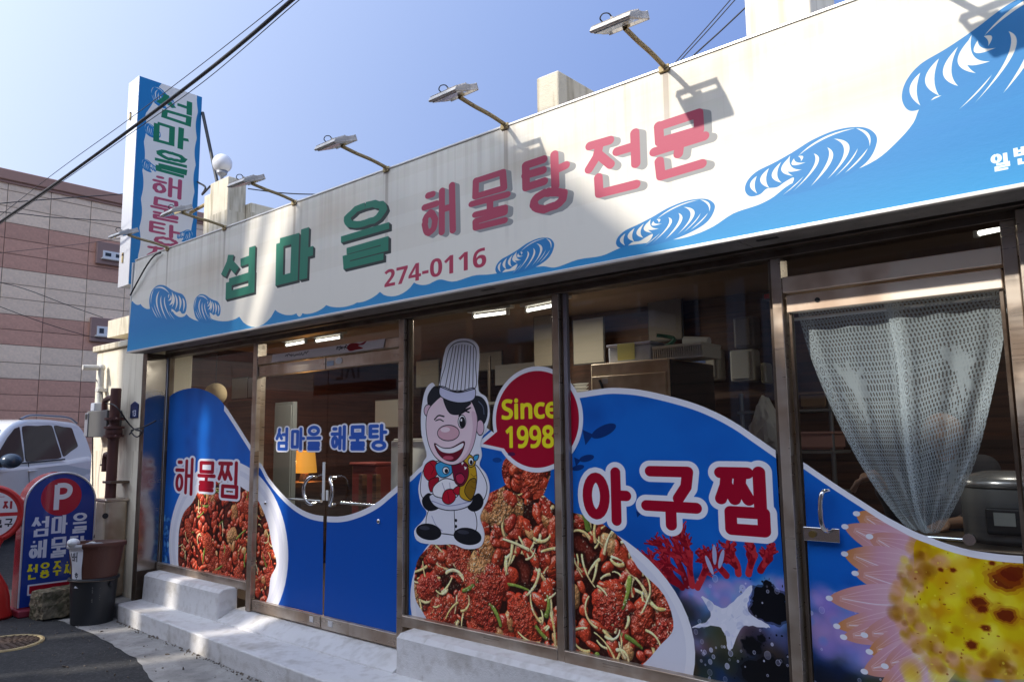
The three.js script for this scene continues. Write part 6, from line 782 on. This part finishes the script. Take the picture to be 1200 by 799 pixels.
// ------------------------------------------------------------------ white car on the rising ground behind
{
  const t = thing('white_car', 'white estate car with dark windows parked in front of the tiled building', 'car', [-12.75, groundY(-12.7), 0.62], THREE.MathUtils.degToRad(-43)); t.scale.set(1.14, 1, 1);
  const paint = MP({ color: rgb(0.9, 0.88, 0.84), roughness: 0.28, clearcoat: 1, clearcoatRoughness: 0.05 }), dk = MP({ color: rgb(0.012, 0.013, 0.016), roughness: 0.06, specularIntensity: 1 });
  const bend = (g, hw) => { const p = g.attributes.position; for (let i = 0; i < p.count; i++) { const x = p.getX(i), y = p.getY(i), z = p.getZ(i), f = (y > 0.98 ? 1 - 0.27 * (y - 0.98) : 1 - 0.05 * Math.max(0, 0.5 - y)) * (1 - 0.012 * x * x) * (x > 1.3 ? 1 - 0.07 * (x - 1.3) ** 2 : 1); p.setZ(i, z * f); } g.computeVertexNormals(); return g; };
  const ext = (pts, hw, bev, st = true) => { const s = new THREE.Shape(smooth(pts, true, 5).map((q) => new THREE.Vector2(...q))); return bend(new THREE.ExtrudeGeometry(s, { depth: 2 * hw - 2 * bev, bevelEnabled: true, bevelSize: bev, bevelThickness: bev, bevelOffset: -bev, bevelSegments: 4, steps: 6 }).translate(0, 0, -hw + bev), hw); };
  mesh('body', ext([[-2.05, 0.45], [-2.1, 0.75], [-2.06, 1.0], [-2.0, 1.08], [-1.0, 1.06], [0.0, 1.04], [0.82, 1.02], [1.3, 0.99], [1.8, 0.9], [2.08, 0.75], [2.15, 0.5], [2.1, 0.3], [1.6, 0.22], [0, 0.2], [-1.6, 0.22], [-2.0, 0.3]], 0.90, 0.07), paint, t);
  mesh('cabin', ext([[-2.0, 1.0], [-1.99, 1.2], [-1.86, 1.5], [-1.7, 1.62], [-1.2, 1.665], [-0.5, 1.675], [-0.05, 1.64], [0.25, 1.53], [0.65, 1.25], [0.95, 1.03], [0.6, 0.96], [-1, 0.96]], 0.865, 0.05), paint, t);
  const side = (y) => (0.865 * (1 - 0.27 * Math.max(0, y - 0.98)));
  const glass = (name, pts) => { for (const s of [-1, 1]) { const sh = new THREE.Shape(smooth(pts, true, 4).map((q) => new THREE.Vector2(...q))), g = new THREE.ExtrudeGeometry(sh, { depth: 0.012, bevelEnabled: false }), p = g.attributes.position; for (let i = 0; i < p.count; i++) { const x = p.getX(i), y = p.getY(i); p.setZ(i, s * ((side(y) * (1 - 0.012 * x * x)) + 0.004 - p.getZ(i) * 0.0 - (p.getZ(i) > 0.006 ? 0.02 : 0))); } g.computeVertexNormals(); mesh(name, g, new THREE.MeshPhysicalMaterial({ ...{}, color: dk.color, roughness: 0.06, side: THREE.DoubleSide }), t); } };
  const sharp = (l) => l.flatMap((p, i) => { const q = l[(i + 1) % l.length]; return [[p[0] + (q[0] - p[0]) * 0.04, p[1] + (q[1] - p[1]) * 0.04], [p[0] + (q[0] - p[0]) * 0.5, p[1] + (q[1] - p[1]) * 0.5], [p[0] + (q[0] - p[0]) * 0.96, p[1] + (q[1] - p[1]) * 0.96]]; });
  glass('front_window', sharp([[0.02, 1.07], [0.70, 1.07], [0.30, 1.40], [0.10, 1.53], [-0.02, 1.555]])); glass('rear_window', sharp([[-0.98, 1.10], [-0.04, 1.07], [-0.08, 1.565], [-0.86, 1.59]])); glass('quarter_window', sharp([[-1.55, 1.27], [-1.03, 1.11], [-0.92, 1.59], [-1.45, 1.56]]));
  for (const s of [-1, 1]) {
    mesh('belt_trim', tube([V(-1.0, 1.075, s * 0.862), V(0, 1.055, s * 0.875), V(0.75, 1.05, s * 0.865)], 0.012, 20, 6), mBlack, t);
    mesh('roof_rail', tube([V(-1.7, 1.64, s * 0.66), V(-1.5, 1.715, s * 0.655), V(-0.9, 1.735, s * 0.65), V(-0.35, 1.72, s * 0.655), V(-0.15, 1.665, s * 0.66)], 0.017, 30, 8), M({ color: rgb(0.25, 0.26, 0.3), roughness: 0.4, metalness: 0.5 }), t);
    const m = mesh('wing_mirror', new THREE.SphereGeometry(0.13, 18, 12).scale(0.8, 0.75, 1.0).translate(0.62, 1.10, s * 1.02), M({ color: rgb(0.03, 0.05, 0.08), roughness: 0.25 }), t); mesh('mirror_arm', rod(V(0.62, 1.04, s * 0.85), V(0.62, 1.06, s * 0.98), 0.03), mBlack, m);
    for (const x of [-1.3, 1.32]) { const w = mesh('wheel', new THREE.TorusGeometry(0.25, 0.085, 14, 32).translate(x, 0.33, s * 0.80), mRubber, t); mesh('rim', new THREE.CylinderGeometry(0.2, 0.2, 0.1, 24).rotateX(Math.PI / 2).translate(x, 0.33, s * 0.83), mSteel, w); const ar = mesh('wheel_arch', new THREE.CylinderGeometry(0.39, 0.39, 0.02, 32).rotateX(Math.PI / 2).translate(x, 0.34, s * 0.90), mBlack, t); }
    mesh('door_handle', rbox(-0.18, 0.0, 0.93, 0.955, s * 0.905 - 0.012, s * 0.905 + 0.012, 0.008), paint, t); mesh('door_gap', tube([V(-0.02, 1.05, s * 0.885), V(-0.04, 0.7, s * 0.903), V(-0.04, 0.35, s * 0.895)], 0.005, 16, 5), mBlack, t);
  }
  mesh('windscreen', ext([[0.28, 1.5], [0.64, 1.24], [0.96, 1.035], [0.985, 1.045], [0.67, 1.265], [0.30, 1.525]], 0.78, 0.004), dk, t);
}
// ------------------------------------------------------------------ tiled building at the end of the side street
{
  const X = -20, t = thing('tiled_building', 'pink and beige building clad in large tiles behind the parked car', 'building');
  const yAt = (py) => onX(0, py, X).y, rows = [210, 221, 240, 259, 277.5, 295.5, 313, 331, 348, 367, 385, 403, 424, 443, 462, 481, 500, 520, 541, 562].map(yAt), beige = new Set([0, 1, 2, 6, 7, 8, 11, 12]);
  mesh('core_wall', box(X - 9, X - 0.03, -0.2, yAt(211), -40, 26), M({ color: rgb(0.26, 0.19, 0.16), roughness: 0.9 }), t);
  mesh('cornice', rbox(X - 9.1, X + 0.09, yAt(210) + 0.002, yAt(197), -40.1, 26.1, 0.03), M({ color: rgb(0.42, 0.24, 0.18), roughness: 0.7 }), t); mesh('cornice_lip', rbox(X - 9.05, X + 0.045, yAt(213), yAt(210), -40.05, 26.05, 0.01), M({ color: rgb(0.38, 0.22, 0.17), roughness: 0.7 }), t);
  const tileMap = dataTex(256, 256, (x, y) => { const v = 0.86 + 0.10 * (fbm(x * 8, y * 8) - 0.5) + 0.06 * (N2(x * 64, y * 64) - 0.5); return [v, v, v * 0.99]; }, 2.3);
  const r = rng(17), mats = [0, 1].map((b) => Array.from({ length: 6 }, () => { const k = 0.92 + 0.16 * r(), c = b ? [0.60, 0.50, 0.40] : [0.42, 0.245, 0.19]; return M({ map: tileMap, color: rgb(c[0] * k * 2.0, c[1] * k * 1.82, c[2] * k * 1.65), roughness: 0.5 }); }));
  const z8 = onX(8, 230, X).z, z59 = onX(59, 236, X).z, D = z8 - z59, geoms = {}, bulk = [[], []];
  const top = [0.335, 0.52, 0.55];
  rows.slice(0, -1).forEach((y1, i) => {
    const y0 = rows[i + 1], b = beige.has(i) ? 1 : 0, h = y1 - y0;
    for (let k = -24; k < 34; k++) {
      const z1 = z8 - k * D, near = k >= -2 && k <= 6, key = i;
      if (!near) { bulk[b].push(box(X - 0.02, X, y0 + 0.006, y1 - 0.006, z1 - D + 0.007, z1 - 0.007)); continue; }
      geoms[key] ??= rbox(-0.02, 0, 0.006, h - 0.006, -D + 0.007, -0.007, 0.004, 1);
      const m = mesh('tile', geoms[key], mats[b][Math.floor(r() * 6)], t); m.position.set(X + 0.004 * r(), y0, z1);
    }
  });
  mesh('far_tiles', bulk[0], mats[0][0], t).userData.kind = 'stuff'; mesh('far_tiles', bulk[1], mats[1][0], t).userData.kind = 'stuff';
  mesh('base_band', rbox(X - 8, X + 0.01, -0.1, rows[rows.length - 1] - 0.01, -40, 26, 0.01), M({ color: rgb(0.2, 0.13, 0.11), roughness: 0.8 }), t);
  const win = (pa, pb) => {
    const a = onX(...pa, X), b = onX(...pb, X), w = new THREE.Group(); w.name = 'window'; t.add(w); const z0 = b.z, z1 = a.z, y0 = b.y, y1 = a.y;
    mesh('surround', rbox(X + 0.002, X + 0.10, y0 - 0.16, y1 + 0.22, z0 - 0.14, z1 + 0.14, 0.02), M({ color: rgb(0.30, 0.19, 0.16), roughness: 0.7 }), w); mesh('frame', rbox(X + 0.101, X + 0.13, y0, y1, z0, z1, 0.008), mWhite, w);
    const d = (z1 - z0) / 2; for (const s of [0, 1]) mesh('pane', rbox(X + 0.1305, X + 0.135, y0 + 0.05, y1 - 0.05, z0 + s * d + 0.06, z0 + (s + 1) * d - 0.05, 0.001), MP({ color: rgb(0.03, 0.035, 0.04), roughness: 0.06 }), w); mesh('sill', rbox(X + 0.101, X + 0.17, y0 - 0.04, y0 - 0.002, z0 - 0.04, z1 + 0.04, 0.01), mOffWhite, w);
  };
  win([118, 294], [142, 306.5]); win([111, 382.5], [132, 395]);
}
// ------------------------------------------------------------------ overhead cables
{
  const wire = (name, label, pts, r) => tag(mesh(name, tube(pts.map(([x, y, d]) => far(x, y, d)), r, 60, 6), mCable), label, 'cable', 'overhead cables crossing the street');
  wire('power_cable', 'thick black overhead cable crossing the top left corner in front of the projecting sign', [[-60, 302, 13], [0, 259.5, 11.5], [63, 216, 10.2], [150, 153, 8.6], [240, 85, 7.2], [300, 36, 6.4], [345, -3, 5.9], [420, -65, 5.2]], 0.016);
  wire('thin_wire', 'thin wire just above the thick overhead cable', [[-60, 300, 13.2], [60, 205, 10.4], [150, 140, 8.8], [240, 72, 7.4], [330, 1, 6.2], [420, -72, 5.4]], 0.0035); wire('thin_wire', 'thin wire just below the thick overhead cable', [[-60, 303, 12.8], [63, 219, 10], [150, 158, 8.4], [240, 94, 7.1], [350, 0, 5.9], [420, -58, 5.2]], 0.0035);
  wire('thin_wire', 'upper dark wire across the top of the tiled building', [[-40, 242, 14], [30, 235.5, 14], [90, 231, 14.5], [145, 227, 15], [200, 220, 15.5]], 0.008); wire('thin_wire', 'middle dark wire across the beige tiles', [[-40, 245, 14], [20, 250, 14], [60, 254.5, 14.5], [100, 257, 14.8], [145, 260, 15], [190, 262, 15.4]], 0.007); wire('thin_wire', 'faint wire across the pink tiles', [[-40, 300, 16], [40, 292, 16], [100, 285, 16.5], [150, 278, 17]], 0.004);
  wire('thin_wire', 'lower wire sagging across the tiles to the small window', [[-30, 325, 13], [20, 336, 13], [80, 358, 13.5], [120, 372, 14]], 0.005); wire('thin_wire', 'lowest pale wire in front of the tiles', [[-20, 352, 13], [50, 378, 13.2], [100, 393, 13.5], [118, 397, 13.6]], 0.005);
  wire('thin_wire', 'bluish wire right of the globe lamp', [[290, 221, 14], [330, 226, 14], [372, 227.5, 14], [420, 225, 14]], 0.010);
  wire('thin_wire', 'left of the two close wires beside the white parapet post', [[770, 100, 11], [791, 74, 11], [830, 30, 11], [868, -14, 11]], 0.007); wire('thin_wire', 'right of the two close wires beside the white parapet post', [[772, 102, 11], [794, 75, 11], [833, 32, 11], [872, -12, 11]], 0.007); wire('thin_wire', 'single thicker wire meeting the white parapet post', [[790, 88, 12], [812, 66, 12], [845, 36, 12], [880, 3, 12]], 0.011);
}
// ------------------------------------------------------------------ across the street: what shades and mirrors in the shop front
{
  const siding = (c) => M({ map: dataTex(64, 256, (x, y) => { const e = (y * 12) % 1, v = (e < 0.1 ? 0.5 : 1) * (0.9 + 0.2 * N(x * 16, y * 60)); return c.map((k) => k * v); }, 2.0), roughness: 0.8 });
  const ex = (pts, z0, z1) => muv(new THREE.ExtrudeGeometry(new THREE.Shape(pts.map((p) => new THREE.Vector2(...p))), { depth: z1 - z0, bevelEnabled: false }).translate(0, 0, z0));
  const Z0 = 7.2, winO = (t, x0, x1, y0, y1) => { const w = new THREE.Group(); w.name = 'window'; t.add(w); mesh('frame', rbox(x0, x1, y0, y1, Z0 - 0.05, Z0 - 0.002, 0.008), mOffWhite, w); mesh('pane', rbox(x0 + 0.06, x1 - 0.06, y0 + 0.06, y1 - 0.06, Z0 - 0.058, Z0 - 0.051, 0.002), MP({ color: rgb(0.05, 0.06, 0.08), roughness: 0.08 }), w); };
  const a = thing('gabled_house', 'brown gabled house across the street, seen only mirrored in the windows', 'house'); mesh('wall', ex([[-9.1, -0.1], [-9.1, 6.9], [-7.5, 9.68], [-4.72, 7.22], [-4.72, -0.1]], Z0, 11), siding([0.78, 0.62, 0.5]), a);
  mesh('balcony', rbox(-8.9, -5.9, 3.35, 3.62, Z0 - 0.7, Z0 - 0.002, 0.02), mWhite, a); mesh('corner_trim', rbox(-5.05, -4.75, 0, 7.0, Z0 - 0.03, Z0 - 0.002, 0.005), mWhite, a);
  winO(a, -8.6, -7.5, 4.0, 5.2); winO(a, -6.6, -5.5, 2.9, 4.3); mesh('door_panel', rbox(-7.2, -6.3, 0, 2.1, Z0 - 0.05, Z0 - 0.002, 0.01), mWood, a);
  const b = thing('flat_roofed_house', 'flat-roofed brown house across the street, seen only mirrored in the windows', 'house'); mesh('wall', ex([[-4.715, -0.1], [-4.715, 6.85], [9, 6.85], [9, -0.1]], Z0, 12), siding([0.74, 0.61, 0.5]), b); winO(b, -2.5, -1.6, 2.6, 4.2); winO(b, -1.2, 0.2, 2.6, 4.2); winO(b, 2, 3.2, 2.6, 4.2); winO(b, -2.6, -1.8, 4.9, 6.0);
  mesh('balcony', rbox(-3.4, 0.6, 4.35, 4.55, Z0 - 0.9, Z0 - 0.002, 0.02), mWhite, b); mesh('rendered_panel', rbox(-4.5, -2.7, 2.2, 3.7, Z0 - 0.03, Z0 - 0.003, 0.004), mWhite, b); mesh('parapet', rbox(-4.7, 9, 6.852, 6.9, Z0 - 0.05, 12, 0.01), mWeather, b);
  const ac = thing('air_conditioner', 'white air-conditioning unit on the house across the street, seen only mirrored', 'air conditioner', [-5.15, 4.1, Z0 - 0.22]); mesh('case', rbox(-0.38, 0.38, 0, 0.55, -0.15, 0.15, 0.03), mOffWhite, ac); mesh('fan_grille', new THREE.CylinderGeometry(0.2, 0.2, 0.02, 24).rotateX(Math.PI / 2).translate(-0.1, 0.28, -0.155), mDark, ac); mesh('bracket', rbox(-0.3, 0.3, -0.04, -0.001, -0.14, 0.21, 0.006), mSteelDark, ac);
  const h = thing('tall_hoarding', 'tall boarded screen across the street, seen only mirrored', 'hoarding'); mesh('left_panel', ex([[-11.95, -0.1], [-11.95, 9.6], [-10.62, 9.6], [-10.62, -0.1]], Z0, Z0 + 0.1), siding([0.78, 0.7, 0.62]), h); mesh('right_panel', ex([[-10.44, -0.1], [-10.44, 9.4], [-8.75, 9.4], [-9.04, 8.0], [-9.33, 6.6], [-9.33, -0.1]], Z0, Z0 + 0.1), siding([0.76, 0.66, 0.58]), h); mesh('top_panel', box(-10.619, -10.441, 7.2, 9.5, Z0, Z0 + 0.1), mWeather, h);
  mesh('brace', rod(V(-9.2, 6.9, Z0 + 0.05), V(-8.55, 8.9, Z0 + 0.05), 0.06), mSteelDark, h);
  const A = new Art(-15.6, -12.6, 2.75, 3.55, 160); A.fillAll('#cfcac4'); A.g.fillStyle = '#7a1a1c'; A.g.fillRect(-16, 2.7, 4, 0.28); A.poly([[-13.9, 3.1], [-13.9, 3.45], [-13.7, 3.45]], null, '#22201f', 0.07); A.poly([[-14.05, 3.1], [-14.2, 3.45], [-14.35, 3.1]], null, '#22201f', 0.07); A.poly([[-14.5, 3.45], [-14.5, 3.1], [-14.7, 3.1]], null, '#22201f', 0.07);
  const sb = thing('street_sign_board', 'white and red signboard across the street, seen only mirrored in the doors', 'sign'); mesh('board', rbox(-15.62, -12.58, 2.73, 3.57, Z0 - 0.12, Z0 - 0.01, 0.01), mOffWhite, sb); const gg = A.piece([[-15.6, 2.75], [-12.6, 2.75], [-12.6, 3.55], [-15.6, 3.55]], Z0 - 0.123); mesh('printed_face', gg, M({ map: A.tex(), roughness: 0.5, side: THREE.DoubleSide }), sb);
}
// ------------------------------------------------------------------ the cook, of whom only a hand shows beside the curtain
{
  // bones: [a, b, radius at a, radius at b]; joined with a smooth minimum and meshed on a grid
  const blob = (bones, c, S, n, k) => {
    const mc = new MarchingCubes(n, new THREE.MeshStandardMaterial(), false, false, 120000), p = V(0, 0, 0), ab = V(0, 0, 0), q = V(0, 0, 0); mc.isolation = 0;
    const B = bones.map(([a, b, ra, rb]) => ({ a, d: b.clone().sub(a), l: b.clone().sub(a).lengthSq() || 1e-9, ra, rb }));
    for (let z = 0, i = 0; z < n; z++) for (let y = 0; y < n; y++) for (let x = 0; x < n; x++, i++) {
      p.set(c.x + S * (x - n / 2) / (n / 2), c.y + S * (y - n / 2) / (n / 2), c.z + S * (z - n / 2) / (n / 2)); let s = 0;
      for (const b of B) { q.subVectors(p, b.a); const t = Math.max(0, Math.min(1, q.dot(b.d) / b.l)); const d = q.addScaledVector(b.d, -t).length() - (b.ra + (b.rb - b.ra) * t); s += Math.exp(-d / k); }
      mc.field[i] = Math.max(-S, Math.min(S, k * Math.log(Math.max(s, 1e-30))));
    }
    mc.update(); const g = new THREE.BufferGeometry(), P = mc.positionArray.slice(0, mc.count * 3), Nn = mc.normalArray.slice(0, mc.count * 3); for (let i = 0; i < P.length; i += 3) { P[i] = P[i] * S + c.x; P[i + 1] = P[i + 1] * S + c.y; P[i + 2] = P[i + 2] * S + c.z; }
    g.setAttribute('position', new THREE.BufferAttribute(P, 3)); g.setAttribute('normal', new THREE.BufferAttribute(Nn, 3)); g.setAttribute('uv', new THREE.BufferAttribute(new Float32Array(mc.count * 2), 2)); return g;
  };
  const X = -1.02, Z = -1.42, F = 0.2, wr = onZ(1024, 556, -0.80), tip = onZ(994, 566, -0.76), hd = tip.clone().sub(wr).normalize(), up = V(0, 1, 0), sd = V(0, 0, 1);
  const J = { hip: V(X, F + 0.88, Z), chest: V(X, F + 1.2, Z + 0.05), neck: V(X, F + 1.36, Z + 0.09), head: V(X, F + 1.50, Z + 0.14), sL: V(X + 0.17, F + 1.29, Z + 0.06), sR: V(X - 0.17, F + 1.29, Z + 0.06), eR: V(X - 0.24, F + 1.06, Z + 0.28), eL: V(X + 0.22, F + 1.04, Z + 0.24), wL: V(X + 0.05, F + 1.02, Z + 0.46) };
  const legs = [-1, 1].flatMap((s) => [[V(X + s * 0.09, F + 0.84, Z), V(X + s * 0.1, F + 0.46, Z + 0.02), 0.085, 0.06], [V(X + s * 0.1, F + 0.46, Z + 0.02), V(X + s * 0.1, F + 0.08, Z), 0.058, 0.04], [V(X + s * 0.1, F + 0.04, Z), V(X + s * 0.11, F + 0.035, Z + 0.16), 0.042, 0.035]]);
  const torso = [[J.hip, J.chest, 0.13, 0.135], [J.sL, J.sR, 0.065, 0.065]], arms = [[J.sR, J.eR, 0.052, 0.042], [J.eR, wr, 0.042, 0.027], [J.sL, J.eL, 0.052, 0.042], [J.eL, J.wL, 0.042, 0.027]];
  const face = [[J.neck, J.head, 0.05, 0.05], [J.head, J.head.clone().add(V(0, 0.03, 0)), 0.095, 0.095], [J.head.clone().add(V(0, -0.06, 0.03)), J.head, 0.05, 0.08], [J.head.clone().add(V(0, 0.0, 0.08)), J.head.clone().add(V(0, -0.03, 0.105)), 0.012, 0.017]];
  const hand = (w, d, s, sc) => {
    const out = [[w, w.clone().addScaledVector(d, 0.05 * sc), 0.024 * sc, 0.026 * sc]], lens = [0.062, 0.07, 0.066, 0.052];
    lens.forEach((L, i) => { const o = w.clone().addScaledVector(d, 0.06 * sc).addScaledVector(s, (i - 1.5) * 0.019 * sc), m = o.clone().addScaledVector(d, L * 0.55 * sc).addScaledVector(up, -0.008 - 0.004 * i), e = m.clone().addScaledVector(d, L * 0.42 * sc).addScaledVector(up, -0.022 - 0.006 * i); out.push([w.clone().addScaledVector(d, 0.03 * sc).addScaledVector(s, (i - 1.5) * 0.014 * sc), o, 0.011, 0.0095], [o, m, 0.0095, 0.0085], [m, e, 0.0085, 0.0072]); });
    const t0 = w.clone().addScaledVector(d, 0.02).addScaledVector(s, 0.026), t1 = t0.clone().addScaledVector(d, 0.03).addScaledVector(s, 0.022).addScaledVector(up, -0.012); out.push([t0, t1, 0.013, 0.0105], [t1, t1.clone().addScaledVector(d, 0.03).addScaledVector(up, -0.008), 0.0105, 0.008]); return out;
  };
  const skin = MP({ color: rgb(0.30, 0.17, 0.11), roughness: 0.55 }), cloth = M({ color: rgb(0.045, 0.045, 0.055), roughness: 0.9 }), C = V(X, F + 0.8, Z + 0.2);
  const t = thing('person', 'cook in dark clothes reaching over the counter, one hand showing left of the lace curtain', 'person');
  const hR = hand(wr, hd, V(-hd.z, 0, hd.x).normalize(), 0.95), hL = hand(J.wL, V(-0.6, -0.1, 0.8).normalize(), V(0.8, 0, 0.6), 0.95);
  const body = mesh('body', [blob([...legs, ...torso, ...arms, ...face], C, 0.92, 110, 0.014), blob(hR, wr.clone().addScaledVector(hd, 0.06), 0.13, 84, 0.003), blob(hL, J.wL.clone().add(V(-0.03, 0, 0.05)), 0.13, 84, 0.003)], skin, t);
  const fat = (l, e) => l.map(([a, b, ra, rb]) => [a, b, ra + e, rb + e]);
  mesh('clothing', blob([...fat(legs.filter((_, i) => i % 3 < 2), 0.014), ...fat(torso, 0.016), ...fat(arms.map(([a, b, ra, rb], i) => (i % 2 ? [a, a.clone().lerp(b, 0.55), ra, ra * 0.85] : [a, b, ra, rb])), 0.013)], C, 0.92, 100, 0.018), cloth, t);
  mesh('hair', blob([[J.head.clone().add(V(0, 0.045, -0.02)), J.head.clone().add(V(0, 0.04, -0.035)), 0.095, 0.095], [J.head.clone().add(V(0, 0.0, -0.05)), J.head.clone().add(V(0, -0.05, -0.05)), 0.075, 0.05]], J.head, 0.2, 50, 0.01), mBlack, t);
  for (const s of [-1, 1]) { mesh('eye', new THREE.SphereGeometry(0.009, 10, 8).translate(J.head.x + s * 0.033, J.head.y + 0.012, J.head.z + 0.087), mBlack, t); mesh('ear', new THREE.SphereGeometry(0.022, 10, 8).scale(0.5, 1.2, 0.9).translate(J.head.x + s * 0.094, J.head.y, J.head.z), skin, t); }
  mesh('mouth', new THREE.SphereGeometry(0.02, 10, 8).scale(1.1, 0.3, 0.4).translate(J.head.x, J.head.y - 0.055, J.head.z + 0.078), M({ color: rgb(0.3, 0.1, 0.09), roughness: 0.6 }), t);
}
renderer.render(scene, camera);
